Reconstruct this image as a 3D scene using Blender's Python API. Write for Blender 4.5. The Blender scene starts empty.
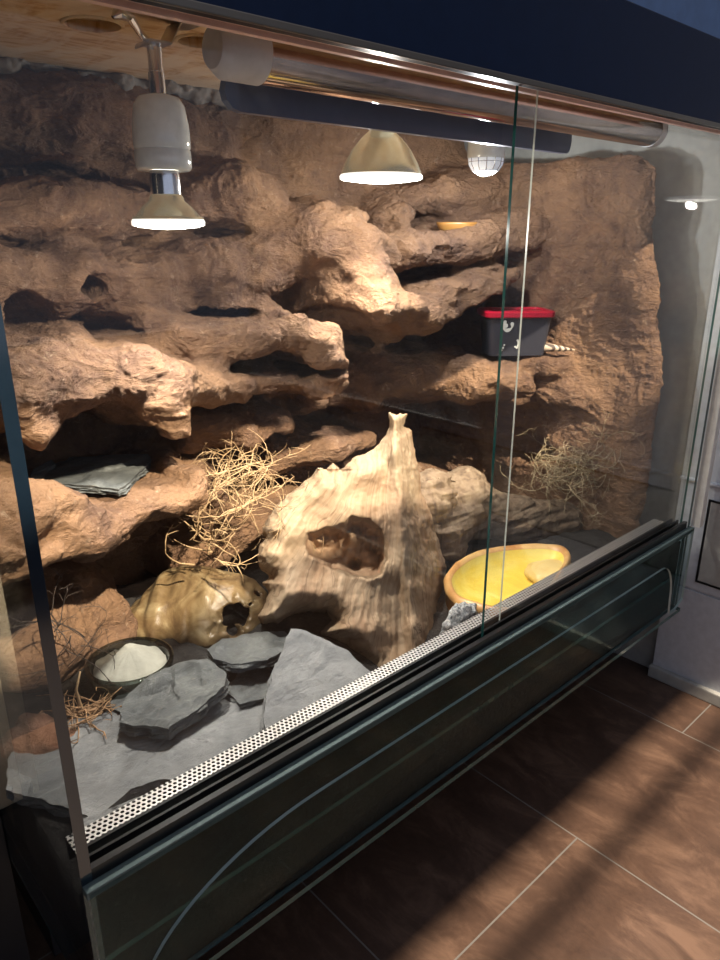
import bpy, bmesh, math, random
import numpy as np
from mathutils import Vector, Matrix, noise as mnoise

# ------------------------------------------------------------------ camera, world, light, exposure
scene = bpy.context.scene
C = scene.collection
H = 0.93                                   # camera height above the tiled floor
F = 716.0
PITCH = math.atan2(248, 716); HEAD = math.radians(47.4)
cam_data = bpy.data.cameras.new('camera'); cam = bpy.data.objects.new('camera', cam_data); C.objects.link(cam)
cam.location = (0, 0, H); cam.rotation_euler = (math.pi/2-PITCH, 0, HEAD-math.pi/2)
cam_data.sensor_fit = 'VERTICAL'; cam_data.sensor_height = 36; cam_data.lens = F/960*36
cam_data.clip_start = 0.02
scene.camera = cam

world = bpy.data.worlds.new('world'); scene.world = world; world.use_nodes = True
wb = world.node_tree.nodes['Background']
wb.inputs[0].default_value = (0.70, 0.77, 1.0, 1); wb.inputs[1].default_value = 0.53

sun_d = bpy.data.lights.new('sun', 'SUN'); sun_d.energy = 10; sun_d.angle = math.radians(0.9); sun_d.color = (1, .86, .68)
sun = bpy.data.objects.new('sun', sun_d); C.objects.link(sun)
sun.rotation_euler = Vector((0.12, 1.0, -1.0)).to_track_quat('-Z', 'Y').to_euler()

scene.view_settings.view_transform = 'Standard'; scene.view_settings.look = 'None'
scene.view_settings.gamma = 1; scene.view_settings.use_curve_mapping = False
scene.view_settings.exposure = 0.08
scene.cycles.transparent_max_bounces = 40
scene.cycles.max_bounces = 10
scene.cycles.sample_clamp_indirect = 4.0
LAMP_COL = (1.0, .945, .87)

# ------------------------------------------------------------------ measuring helpers
cp, sp, ch, sh = math.cos(PITCH), math.sin(PITCH), math.cos(HEAD), math.sin(HEAD)
FW = np.array([ch*cp, sh*cp, -sp]); RT = np.array([sh, -ch, 0.0]); UP = np.array([ch*sp, sh*sp, cp])
def ray(px, py): return FW*F + RT*(px-360) + UP*(480-py)
def at(px, py, y):
    d = ray(px, py); p = d*(y/d[1]); return Vector((p[0], p[1], p[2]+H))
def atz(px, py, z):
    d = ray(px, py); p = d*((z-H)/d[2]); return Vector((p[0], p[1], z))
def atx(px, py, x):
    d = ray(px, py); p = d*(x/d[0]); return Vector((p[0], p[1], p[2]+H))

# ------------------------------------------------------------------ object helpers
def thing(name, label, cat, loc=(0, 0, 0), rot=(0, 0, 0), group=None):
    o = bpy.data.objects.new(name, None); C.objects.link(o); o.empty_display_size = .02
    o.location = loc; o.rotation_euler = rot; o['label'] = label; o['category'] = cat
    if group: o['group'] = group
    return o
def tag(o, label, cat, group=None, kind=None):
    o['label'] = label; o['category'] = cat
    if group: o['group'] = group
    if kind: o['kind'] = kind
    return o
def link(name, me, mats, parent=None, smooth=True):
    o = bpy.data.objects.new(name, me); C.objects.link(o)
    for m in (mats if isinstance(mats, (list, tuple)) else [mats]): me.materials.append(m)
    if smooth: me.polygons.foreach_set('use_smooth', [True]*len(me.polygons))
    if parent is not None:
        o.parent = parent
        o.matrix_parent_inverse = Matrix.Identity(4)
    return o
def obj(name, bm, mats, parent=None, smooth=False, local=False, sharp=None):
    """links a bmesh as one mesh; world coordinates are turned into the parent's frame unless local"""
    if parent is not None and not local:
        M = Matrix.LocRotScale(parent.location, parent.rotation_euler, parent.scale)
        if parent.parent is not None:
            q = parent.parent; M = Matrix.LocRotScale(q.location, q.rotation_euler, q.scale) @ M
        bmesh.ops.transform(bm, matrix=M.inverted(), verts=bm.verts)
    bmesh.ops.recalc_face_normals(bm, faces=bm.faces)
    me = bpy.data.meshes.new(name); bm.to_mesh(me); bm.free()
    o = link(name, me, mats, parent, smooth)
    if smooth and sharp is not None:
        try: me.set_sharp_from_angle(angle=math.radians(sharp))
        except Exception: pass
    return o
def struct(name, bm, mats, **k):
    o = obj(name, bm, mats, **k); o['kind'] = 'structure'; return o
def box(bm, lo, hi, mat=0, bevel=0):
    r = bmesh.ops.create_cube(bm, size=1)
    for v in r['verts']:
        v.co = Vector([lo[i] + (v.co[i]+.5)*(hi[i]-lo[i]) for i in range(3)])
    fs = list({f for v in r['verts'] for f in v.link_faces})
    for f in fs: f.material_index = mat
    if bevel:
        es = list({e for v in r['verts'] for e in v.link_edges})
        bmesh.ops.bevel(bm, geom=es, offset=bevel, segments=2, affect='EDGES', profile=.6)
    return fs
def B(*boxes, bevel=0):
    bm = bmesh.new()
    for lo, hi in boxes: box(bm, lo, hi, 0, bevel)
    return bm
def lathe(profile, seg=48, bm=None, M=None, cap=False):
    """profile: (radius, z) bottom to top"""
    bm = bm or bmesh.new(); rings = []
    for r, z in profile:
        if r < 1e-6: rings.append([bm.verts.new((0, 0, z))]); continue
        rings.append([bm.verts.new((r*math.cos(2*math.pi*i/seg), r*math.sin(2*math.pi*i/seg), z)) for i in range(seg)])
    for a, b in zip(rings, rings[1:]):
        for i in range(seg):
            j = (i+1) % seg
            if len(a) == 1 and len(b) == 1: continue
            if len(a) == 1: bm.faces.new((a[0], b[j], b[i]))
            elif len(b) == 1: bm.faces.new((a[i], a[j], b[0]))
            else: bm.faces.new((a[i], a[j], b[j], b[i]))
    if M is not None: bmesh.ops.transform(bm, matrix=M, verts=[v for r in rings for v in r])
    return bm
def tube(bm, pts, rad, seg=6, closed=False):
    pts = [Vector(p) for p in pts]; n = len(pts)
    if not hasattr(rad, '__len__'): rad = [rad]*n
    rings = []; ref = Vector((.13, .27, .95))
    for i, p in enumerate(pts):
        if closed: t = pts[(i+1) % n]-pts[i-1]
        else: t = pts[min(i+1, n-1)]-pts[max(i-1, 0)]
        if t.length < 1e-9: t = Vector((0, 0, 1))
        t.normalize(); a = t.cross(ref)
        if a.length < .1: a = t.cross(Vector((1, 0, 0)))
        a.normalize(); b = t.cross(a)
        rings.append([bm.verts.new(p+(a*math.cos(2*math.pi*k/seg)+b*math.sin(2*math.pi*k/seg))*rad[i]) for k in range(seg)])
    m = n if closed else n-1
    for i in range(m):
        A, D = rings[i], rings[(i+1) % n]
        for k in range(seg): bm.faces.new((A[k], A[(k+1) % seg], D[(k+1) % seg], D[k]))
    if not closed:
        bm.faces.new(rings[0][::-1]); bm.faces.new(rings[-1])
    return bm

# ------------------------------------------------------------------ numpy noise, implicit surfaces
def vnoise(P, seed=0):
    """smooth value noise in [-1,1]; P (...,3)"""
    P = np.asarray(P, np.float32); I = np.floor(P).astype(np.int64); f = P-I
    f = f*f*f*(f*(f*6-15)+10)
    def h(dx, dy, dz):
        n = (I[..., 0]+dx)*374761393 + (I[..., 1]+dy)*668265263 + (I[..., 2]+dz)*2147483647 + seed*1274126177
        n = (n ^ (n >> 13)) & 0xffffffff
        n = (n*1274126177) & 0xffffffff; n = (n ^ (n >> 16)) & 0xffffffff
        n = (n*2246822519) & 0xffffffff; n = n ^ (n >> 15)
        return (n & 0xffff).astype(np.float32)/32767.5-1
    x, y, z = f[..., 0], f[..., 1], f[..., 2]
    def L(a, b, t): return a+(b-a)*t
    return L(L(L(h(0,0,0), h(1,0,0), x), L(h(0,1,0), h(1,1,0), x), y), L(L(h(0,0,1), h(1,0,1), x), L(h(0,1,1), h(1,1,1), x), y), z)
def fbm(P, octv, seed=0, gain=.5, ridged=False):
    s = 0; a = 1.0; q = np.asarray(P, np.float32)
    for k in range(octv):
        n = vnoise(q, seed+k*7)
        s = s + a*((1-2*np.abs(n)) if ridged else n); a *= gain; q = q*2.03+3.1
    return s
def n3d(P): return np.stack([vnoise(P, 101), vnoise(P, 102), vnoise(P, 103)], -1)
def smin(a, b, k):
    h = np.maximum(k-np.abs(a-b), 0)/k
    return np.minimum(a, b)-h*h*k*.25
def smax(a, b, k): return -smin(-a, -b, k)
def surface_nets(Fv, axes):
    """Fv negative inside; returns verts in index space, quads"""
    Fv = Fv.copy(); big = abs(Fv).max()*.02+.002
    for ax in range(3):
        s = [slice(None)]*3; s[ax] = 0; Fv[tuple(s)] = np.maximum(Fv[tuple(s)], big)
        s[ax] = -1; Fv[tuple(s)] = np.maximum(Fv[tuple(s)], big)
    S = Fv < 0; nx, ny, nz = S.shape
    cnt = np.zeros((nx-1, ny-1, nz-1), np.int8)
    for dx in (0, 1):
        for dy in (0, 1):
            for dz in (0, 1): cnt += S[dx:nx-1+dx, dy:ny-1+dy, dz:nz-1+dz]
    act = (cnt > 0) & (cnt < 8); idx = np.argwhere(act); vid = -np.ones(act.shape, np.int64); vid[act] = np.arange(len(idx))
    acc = np.zeros((len(idx), 3)); num = np.zeros(len(idx))
    corners = [(a, b, c) for a in (0, 1) for b in (0, 1) for c in (0, 1)]
    for a in corners:
        for ax in range(3):
            if a[ax]: continue
            b = list(a); b[ax] = 1
            fa = Fv[idx[:, 0]+a[0], idx[:, 1]+a[1], idx[:, 2]+a[2]]; fb = Fv[idx[:, 0]+b[0], idx[:, 1]+b[1], idx[:, 2]+b[2]]
            m = (fa < 0) != (fb < 0); t = np.where(m, fa/np.where(m, fa-fb, 1), 0)
            p = np.array(a, float)[None, :].repeat(len(idx), 0); p[:, ax] += t
            acc[m] += p[m]; num[m] += 1
    V = idx+acc/num[:, None]
    Q = []
    for ax in range(3):
        o1, o2 = [(1, 2), (2, 0), (0, 1)][ax]
        lo = [slice(1, None)]*3; lo[ax] = slice(0, -1); hi = [slice(1, None)]*3; hi[ax] = slice(1, None)
        lo[o1] = slice(1, -1); lo[o2] = slice(1, -1); hi[o1] = slice(1, -1); hi[o2] = slice(1, -1)
        A = S[tuple(lo)]; Bn = S[tuple(hi)]; e = np.argwhere(A != Bn)
        sgn = A[e[:, 0], e[:, 1], e[:, 2]]
        off = np.zeros(3, int); off[o1] = 1; off[o2] = 1; e = e+off
        def c(d1, d2):
            q = e.copy(); q[:, o1] += d1; q[:, o2] += d2; return vid[q[:, 0], q[:, 1], q[:, 2]]
        quad = np.stack([c(-1, -1), c(0, -1), c(0, 0), c(-1, 0)], 1)
        quad[~sgn] = quad[~sgn][:, ::-1]; Q.append(quad)
    return V, np.concatenate(Q)
def subdivide(V, Q):
    E = np.concatenate([Q[:, [i, (i+1) % 4]] for i in range(4)]); E.sort(1)
    U, inv = np.unique(E, axis=0, return_inverse=True); inv = inv.reshape(4, -1)
    n = len(V); m = len(U); Fc = V[Q].mean(1); Em = V[U].mean(1)
    V2 = np.concatenate([V, Em, Fc]); fi = n+m+np.arange(len(Q))
    Q2 = [np.stack([Q[:, i], n+inv[i], fi, n+inv[(i-1) % 4]], 1) for i in range(4)]
    return V2, np.concatenate(Q2)
def relax(V, Q, it=1, w=.5):
    for _ in range(it):
        s = np.zeros_like(V); c = np.zeros(len(V))
        for i in range(4):
            np.add.at(s, Q[:, i], V[Q[:, (i+1) % 4]]); np.add.at(s, Q[:, i], V[Q[:, (i-1) % 4]]); np.add.at(c, Q[:, i], 2)
        V = V*(1-w)+w*s/np.maximum(c, 1)[:, None]
    return V
def normals(V, Q):
    n = np.cross(V[Q[:, 2]]-V[Q[:, 0]], V[Q[:, 3]]-V[Q[:, 1]]); N = np.zeros_like(V)
    for i in range(4): np.add.at(N, Q[:, i], n)
    return N/np.maximum(np.linalg.norm(N, axis=1), 1e-12)[:, None]
def npmesh(name, V, Q, mats, parent=None, offset=(0, 0, 0), cust=None):
    me = bpy.data.meshes.new(name); V = V-np.array(offset)
    me.vertices.add(len(V)); me.vertices.foreach_set('co', V.astype(np.float32).ravel())
    k = Q.shape[1]
    me.loops.add(Q.size); me.loops.foreach_set('vertex_index', Q.astype(np.int32).ravel())
    me.polygons.add(len(Q)); me.polygons.foreach_set('loop_start', np.arange(0, Q.size, k, dtype=np.int32))
    me.update(calc_edges=True)
    o = link(name, me, mats, parent)
    if cust is not None: me.normals_split_custom_set_from_vertices(cust.astype(float).tolist())
    return o
def implicit(name, fn, lo, hi, h, mats, parent=None, offset=(0, 0, 0), sub=1, disp=None, sm=1):
    ax = [np.arange(lo[i]-2*h, hi[i]+3*h, h) for i in range(3)]
    G = np.stack(np.meshgrid(*ax, indexing='ij'), -1).astype(np.float32)
    V, Q = surface_nets(fn(G), None); V = V*h+np.array([a[0] for a in ax])
    V = relax(V, Q, sm)
    for _ in range(sub): V, Q = subdivide(V, Q)
    if disp is not None:
        V = V+normals(V, Q)*disp(V)[:, None]
    return npmesh(name, V, Q, mats, parent, offset)

# ------------------------------------------------------------------ materials
def mat(name):
    m = bpy.data.materials.new(name); m.use_nodes = True; nt = m.node_tree
    return m, nt, nt.nodes['Principled BSDF']
def N(nt, t, **k):
    n = nt.nodes.new(t)
    for a, v in k.items():
        if a in n.inputs: n.inputs[a].default_value = v
        else: setattr(n, a, v)
    return n
def coord(nt, scale=(1, 1, 1), rot=(0, 0, 0)):
    tc = N(nt, 'ShaderNodeTexCoord'); mp = N(nt, 'ShaderNodeMapping')
    mp.inputs['Scale'].default_value = scale; mp.inputs['Rotation'].default_value = rot
    nt.links.new(tc.outputs['Object'], mp.inputs[0]); return mp.outputs[0]
def tex(nt, vec, scale, detail=6, rough=.6, dist=0, kind='ShaderNodeTexNoise'):
    n = nt.nodes.new(kind); n.inputs['Scale'].default_value = scale
    if kind == 'ShaderNodeTexNoise':
        n.inputs['Detail'].default_value = detail; n.inputs['Roughness'].default_value = rough; n.inputs['Distortion'].default_value = dist
    nt.links.new(vec, n.inputs['Vector']); return n
def ramp(nt, fac, stops):
    r = nt.nodes.new('ShaderNodeValToRGB'); e = r.color_ramp.elements
    while len(e) < len(stops): e.new(.5)
    for i, (p, c) in enumerate(stops): e[i].position = p; e[i].color = (*c, 1) if len(c) == 3 else c
    nt.links.new(fac, r.inputs[0]); return r.outputs[0]
def bump(nt, bs, h, strength, dist):
    b = nt.nodes.new('ShaderNodeBump'); b.inputs['Strength'].default_value = strength; b.inputs['Distance'].default_value = dist
    nt.links.new(h, b.inputs['Height']); nt.links.new(b.outputs[0], bs.inputs['Normal']); return b
def mix(nt, fac, a, b, mode='MIX'):
    m = nt.nodes.new('ShaderNodeMix'); m.data_type = 'RGBA'; m.blend_type = mode
    for s, v in ((m.inputs[0], fac), (m.inputs[6], a), (m.inputs[7], b)):
        if isinstance(v, bpy.types.NodeSocket): nt.links.new(v, s)
        elif hasattr(v, '__len__'): s.default_value = (*v, 1)
        else: s.default_value = v
    return m.outputs[2]
def mth(nt, op, a, b=None, c=None):
    m = nt.nodes.new('ShaderNodeMath'); m.operation = op
    for i, v in enumerate((a, b, c)):
        if v is None: continue
        if isinstance(v, bpy.types.NodeSocket): nt.links.new(v, m.inputs[i])
        else: m.inputs[i].default_value = v
    return m.outputs[0]
def plain(name, col, rough=.5, metal=0, spec=.5, bumps=None):
    m, nt, b = mat(name); b.inputs['Base Color'].default_value = (*col, 1); b.inputs['Roughness'].default_value = rough
    b.inputs['Metallic'].default_value = metal; b.inputs['Specular IOR Level'].default_value = spec
    v = coord(nt); n = tex(nt, v, 60, 4)
    c = ramp(nt, n.outputs[0], [(.3, tuple(x*.9 for x in col)), (.7, tuple(min(1, x*1.08) for x in col))]); nt.links.new(c, b.inputs['Base Color'])
    if bumps: bump(nt, b, n.outputs[0], bumps, .002)
    return m
def rock_mat(name, dark, mid, light, pale, s=1.0):
    m, nt, b = mat(name); v = coord(nt)
    n1 = tex(nt, v, 5*s, 8, .65, .6); n2 = tex(nt, v, 28*s, 8, .7, .3); n3 = tex(nt, v, 160*s, 6, .7)
    c = ramp(nt, n1.outputs[0], [(.3, dark), (.47, mid), (.62, light)])
    c = mix(nt, ramp(nt, n2.outputs[0], [(.42, (0, 0, 0)), (.72, (.8, .8, .8))]), c, light)
    c = mix(nt, ramp(nt, n2.outputs[0], [(.30, (.55, .55, .55)), (.42, (0, 0, 0))]), c, dark)
    nw = tex(nt, v, 75*s, 8, .75, .8); c = mix(nt, ramp(nt, nw.outputs[0], [(.58, (0, 0, 0)), (.68, (.7, .7, .7))]), c, pale)
    nt.links.new(c, b.inputs['Base Color']); b.inputs['Roughness'].default_value = .82; b.inputs['Specular IOR Level'].default_value = .25
    vm = coord(nt, (1, 1, 2.2)); w = tex(nt, vm, 55*s, 9, .72, .7)
    w2 = tex(nt, vm, 20*s, 7, .68, 1.2); rid = mth(nt, 'ABSOLUTE', mth(nt, 'SUBTRACT', w2.outputs[0], .5))
    hgt = mth(nt, 'ADD', mth(nt, 'MULTIPLY', w.outputs[0], 1.0), mth(nt, 'MULTIPLY', n3.outputs[0], .35)); hgt = mth(nt, 'ADD', hgt, mth(nt, 'MULTIPLY', rid, 2.2))
    bump(nt, b, hgt, 1.0, .008)
    return m
M_ROCK = rock_mat('rock_ochre', (.085, .045, .030), (.185, .105, .066), (.30, .170, .092), (.44, .31, .21))
M_ROCKR = rock_mat('rock_red', (.13, .055, .035), (.26, .12, .07), (.36, .19, .11), (.45, .28, .18))
def wood_mat(name, dark, mid, light, axis_rot=(0, 0, 0), scale=(40, 40, 4)):
    m, nt, b = mat(name); v = coord(nt, scale, axis_rot); v0 = coord(nt)
    n = tex(nt, v, 1, 8, .6, .8); n2 = tex(nt, v0, 8, 5, .6)
    c = ramp(nt, n.outputs[0], [(.3, dark), (.48, mid), (.7, light)])
    c = mix(nt, ramp(nt, n2.outputs[0], [(.45, (0, 0, 0)), (.7, (.6, .6, .6))]), c, light)
    nt.links.new(c, b.inputs['Base Color']); b.inputs['Roughness'].default_value = .75; b.inputs['Specular IOR Level'].default_value = .25
    bump(nt, b, n.outputs[0], .6, .003); return m
M_DRIFT = wood_mat('driftwood_pale', (.22, .13, .07), (.46, .33, .20), (.62, .48, .32), (math.radians(-20), math.radians(18), 0), (70, 70, 7))
M_LOG = wood_mat('driftwood_grey', (.07, .045, .03), (.16, .11, .07), (.25, .185, .12), (0, math.radians(90), math.radians(-22)), (60, 60, 6))
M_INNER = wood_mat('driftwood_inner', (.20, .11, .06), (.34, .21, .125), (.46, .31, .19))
M_PLY = None
def ply():
    m, nt, b = mat('plywood'); v = coord(nt, (2.2, 9, 1)); n = tex(nt, v, 1.6, 5, .55, 1.6)
    w = mth(nt, 'FRACT', mth(nt, 'MULTIPLY', n.outputs[0], 7))
    n9 = tex(nt, coord(nt, (3, 1.2, 1)), 7, 5, .6, 1.5)
    c = ramp(nt, w, [(0, (.56, .38, .20)), (.5, (.66, .50, .30)), (.9, (.46, .28, .13))])
    c = mix(nt, ramp(nt, n9.outputs[0], [(.42, (0, 0, 0)), (.56, (.8, .8, .8))]), c, (.66, .56, .42)); nt.links.new(c, b.inputs['Base Color']); b.inputs['Roughness'].default_value = .6; return m
M_PLY = ply()
def slate_mat(name, a, c_, d):
    m, nt, b = mat(name); v = coord(nt); n = tex(nt, v, 14, 9, .65, .8); v2 = coord(nt, (1, 3, 1), (0, 0, .5)); n2 = tex(nt, v2, 50, 8, .7, 1.2)
    c = ramp(nt, n.outputs[0], [(.3, a), (.55, c_), (.75, d)])
    v3 = tex(nt, v, 24, 3, .5, 1.5); c = mix(nt, ramp(nt, v3.outputs[0], [(.49, (0, 0, 0)), (.5, (.14, .14, .14)), (.515, (0, 0, 0))]), c, (.42, .42, .41))
    c = mix(nt, ramp(nt, n2.outputs[0], [(.62, (0, 0, 0)), (.74, (.5, .5, .5))]), c, (.36, .30, .22))
    nt.links.new(c, b.inputs['Base Color']); b.inputs['Roughness'].default_value = .55; b.inputs['Specular IOR Level'].default_value = .4
    bump(nt, b, mth(nt, 'ADD', n2.outputs[0], n.outputs[0]), .7, .004); return m
M_SLATE = slate_mat('slate_grey', (.12, .123, .125), (.19, .192, .188), (.27, .27, .26))
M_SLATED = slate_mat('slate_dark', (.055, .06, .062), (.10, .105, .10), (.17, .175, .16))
def soil():
    m, nt, b = mat('soil'); v = coord(nt); n = tex(nt, v, 120, 8, .75); n1 = tex(nt, v, 15, 4)
    c = ramp(nt, n.outputs[0], [(.35, (.010, .009, .008)), (.6, (.026, .022, .019)), (.78, (.13, .11, .09))])
    nt.links.new(c, b.inputs['Base Color']); b.inputs['Roughness'].default_value = .9; bump(nt, b, n.outputs[0], 1, .006); return m
M_SOIL = soil()
def glass(name, tint=(1, 1, 1), ior=1.5, rough=0.0, mn=0.0, sl=.85):
    m = bpy.data.materials.new(name); m.use_nodes = True; nt = m.node_tree; nt.nodes.clear()
    o = N(nt, 'ShaderNodeOutputMaterial'); t = N(nt, 'ShaderNodeBsdfTransparent'); t.inputs[0].default_value = (*tint, 1)
    g = N(nt, 'ShaderNodeBsdfGlossy'); g.inputs['Roughness'].default_value = rough; fr = N(nt, 'ShaderNodeFresnel'); fr.inputs[0].default_value = ior
    fac = fr.outputs[0]
    # both faces of a pane reflect: the Fresnel share from the back face is kept equal to the front's
    geo = N(nt, 'ShaderNodeNewGeometry'); fr2 = N(nt, 'ShaderNodeFresnel'); 
    ix = mth(nt, 'SUBTRACT', ior, mth(nt, 'MULTIPLY', geo.outputs['Backfacing'], 0.0)); nt.links.new(ix, fr.inputs[0])
    lw = N(nt, 'ShaderNodeLayerWeight'); lw.inputs[0].default_value = .5
    fac = mth(nt, 'ADD', mth(nt, 'MULTIPLY', mth(nt, 'POWER', lw.outputs['Facing'], 5.0), sl), .020+mn)
    ms = N(nt, 'ShaderNodeMixShader'); nt.links.new(fac, ms.inputs[0]); nt.links.new(t.outputs[0], ms.inputs[1]); nt.links.new(g.outputs[0], ms.inputs[2])
    nt.links.new(ms.outputs[0], o.inputs[0])
    for n in (fr, fr2, geo): nt.nodes.remove(n)
    return m
M_GLASS = glass('clear_glass', (.993, 1, .997))
M_GLASSL = glass('lower_glass', (.80, .88, .88), mn=-.010, sl=.28)
M_EDGE = plain('glass_edge', (.015, .07, .065), .12, spec=.8)
M_EDGED = plain('glass_edge_navy', (.006, .014, .024), .12, spec=.8)
M_EDGEL = plain('glass_edge_pale', (.10, .135, .13), .5, spec=.15)
M_EDGEB = plain('glass_edge_lit', (.62, .66, .60), .25, spec=.8)  # light caught by cut glass edges, put into a pale base colour
M_BLACK = plain('black_gloss', (.0008, .0022, .008), .35, spec=.05)
M_RAIL = plain('black_rail', (.008, .008, .009), .3)
M_DARK = plain('dark_board', (.018, .017, .02), .6)
M_CHROME = plain('chrome', (.75, .75, .76), .16, 1)
M_STEEL = plain('steel', (.62, .62, .62), .3, 1)
M_CERAMIC = plain('white_ceramic', (.80, .86, .83), .14, spec=.7)
M_PINK = plain('pink_plastic', (.66, .46, .40), .35)
M_WHITE = plain('white_paint', (.50, .515, .545), .45)
M_WHITE2 = plain('grey_paint', (.36, .35, .32), .6)
M_CREAM = plain('cream_board', (.82, .70, .50), .6)
M_ROOM = plain('room_wall', (.35, .35, .36), .8)
M_RED = plain('red_plastic', (.42, .008, .028), .3)
M_DECAL = plain('pale_decal', (.55, .55, .5), .5)
def emis(name, col, s):
    m = bpy.data.materials.new(name); m.use_nodes = True; nt = m.node_tree; b = nt.nodes['Principled BSDF']
    b.inputs['Base Color'].default_value = (.8, .8, .8, 1); b.inputs['Emission Color'].default_value = (*col, 1); b.inputs['Emission Strength'].default_value = s
    return m
M_LENS = emis('lit_lens', (1, .95, .86), 14)
M_LENSR = emis('lit_lens_rim', (1, .93, .82), 1.2)
M_UV = emis('cool_lit_dome', (.75, .85, 1), .25)

# ------------------------------------------------------------------ SETTING: floor, walls behind the viewer, niche
def tile_mat():
    m, nt, b = mat('brown_tile'); v = coord(nt); sx = N(nt, 'ShaderNodeSeparateXYZ'); nt.links.new(v, sx.inputs[0])
    PX, PY, G_ = .381, .762, .0013
    u = mth(nt, 'DIVIDE', mth(nt, 'SUBTRACT', sx.outputs[0], .113), PX); cell = mth(nt, 'FLOOR', u)
    fx = mth(nt, 'MULTIPLY', mth(nt, 'SUBTRACT', .5, mth(nt, 'ABSOLUTE', mth(nt, 'SUBTRACT', mth(nt, 'FRACT', u), .5))), PX)
    off = mth(nt, 'MULTIPLY', mth(nt, 'FLOORED_MODULO', cell, 2.0), .5)
    w = mth(nt, 'ADD', mth(nt, 'DIVIDE', mth(nt, 'SUBTRACT', sx.outputs[1], .049), PY), off)
    fy = mth(nt, 'MULTIPLY', mth(nt, 'SUBTRACT', .5, mth(nt, 'ABSOLUTE', mth(nt, 'SUBTRACT', mth(nt, 'FRACT', w), .5))), PY)
    g = mth(nt, 'LESS_THAN', mth(nt, 'MINIMUM', fx, fy), G_)
    v2 = coord(nt, (2.2, 1, 1)); n = tex(nt, v2, 7, 9, .7, .6); n2 = tex(nt, v, 90, 6, .7)
    c = ramp(nt, n.outputs[0], [(.3, (.026, .014, .010)), (.5, (.060, .033, .022)), (.66, (.14, .082, .054))])
    c = mix(nt, mth(nt, 'MULTIPLY', n2.outputs[0], .3), c, (.22, .13, .09))
    c = mix(nt, g, c, (.16, .145, .13)); nt.links.new(c, b.inputs['Base Color']); b.inputs['Roughness'].default_value = .42
    hh = mth(nt, 'SUBTRACT', mth(nt, 'MULTIPLY', n.outputs[0], .25), g); bump(nt, b, hh, .4, .002); return m
struct('floor', B(((-2.6, -3.2, -.05), (2.6, 1.6, 0))), tile_mat())
XL, XR, YF, YB = .153, 1.338, .53, 1.17        # tank: left, right, front, back
ZR = H-.541; ZC = H+.212; ZB = H-.72; ZS = H-.592
# wall behind the viewer with a window whose crossbar throws the bar of shade on the tiles
WY = -1.25
def zs(y): return (y-WY)
ZT = zs(.468)+.1
struct('wall_back', B(((-2.6, WY-.1, 0), (2.6, WY, .55)), ((-2.6, WY-.1, ZT), (2.6, WY, 2.5)),
                      ((-2.6, WY-.1, .55), (-1.6, WY, ZT)), ((1.9, WY-.1, .55), (2.6, WY, ZT))), M_ROOM)
w = struct('window_1', B(((-1.6, WY-.05, zs(.375)+.04), (1.9, WY-.03, zs(.385)+.04)), ((-1.6, WY-.06, .55), (1.9, WY-.02, .6))), M_WHITE)
struct('wall_left', B(((-.29, .1, 0), (-.25, 1.34, 2.5))), M_DARK)
struct('wall_rear', B(((-.25, 1.30, 0), (1.9, 1.34, 2.5))), M_DARK)
struct('wall_right', B(((1.42, .57, 0), (1.46, 1.30, 2.5))), M_WHITE2)
struct('wall_upper', B(((-1.6, .56, H+.25), (2.6, .60, 2.5))), plain('navy_wall', (.008, .018, .05), .7, spec=.1))
cb = tag(obj('cream_board', B(((.114, .80, H-.66), (.1425, .812, H+.14)), bevel=.001), M_CREAM), 'narrow cream filler board standing upright against left side of the tank', 'board')

tag(obj('dark_fill_block', B(((.060, .79, 0.0), (.1425, .83, H-.6605)), bevel=.001), M_DARK), 'added black block under the cream board, darkening the corner left of the tank', 'block')  # added block: carries the cream board and stands in for the dark corner
# white unit on the right
u = thing('white_cabinet', 'white painted cabinet side right of the terrarium with black outlined panel', 'cabinet', (1.40, .1, 0))
obj('body', B(((1.40, -1.0, .02), (1.418, .566, H-.70)), ((1.403, -1.0, H-.70), (1.418, .566, H-.695)), ((1.40, -1.0, H-.695), (1.418, .566, 2.2)), ((1.418, -1.0, 0), (1.9, .566, 2.2)), bevel=.0012), M_WHITE, u)
bmp = bmesh.new(); y1, z0, z1 = .506, H-.677, H-.497
box(bmp, (1.3975, -.2, z0), (1.401, y1, z0+.004)); box(bmp, (1.3975, -.2, z1-.004), (1.401, y1, z1)); box(bmp, (1.3975, y1-.004, z0+.004), (1.401, y1, z1-.004))
pn = obj('panel', B(((1.3985, -.2, z0+.004), (1.401, y1-.004, z1-.004)), bevel=.001), M_WHITE2, u)
obj('panel_frame', bmp, M_RAIL, u)['label'] = 'black outline of the panel'
obj('moulding', B(((1.392, -1.0, H-.468), (1.402, .566, H-.462)), bevel=.002), M_WHITE, u)
obj('baseboard', B(((1.388, -1.0, 0), (1.402, .569, .028)), bevel=.003), M_WHITE2, u)

# plinth under the tank
tag(obj('plinth', B(((XL+.02, .80, 0), (XR-.02, 1.28, ZB-.008)), bevel=.002), M_DARK), 'black plinth set back beneath the glass tank in shadow', 'plinth')

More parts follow.
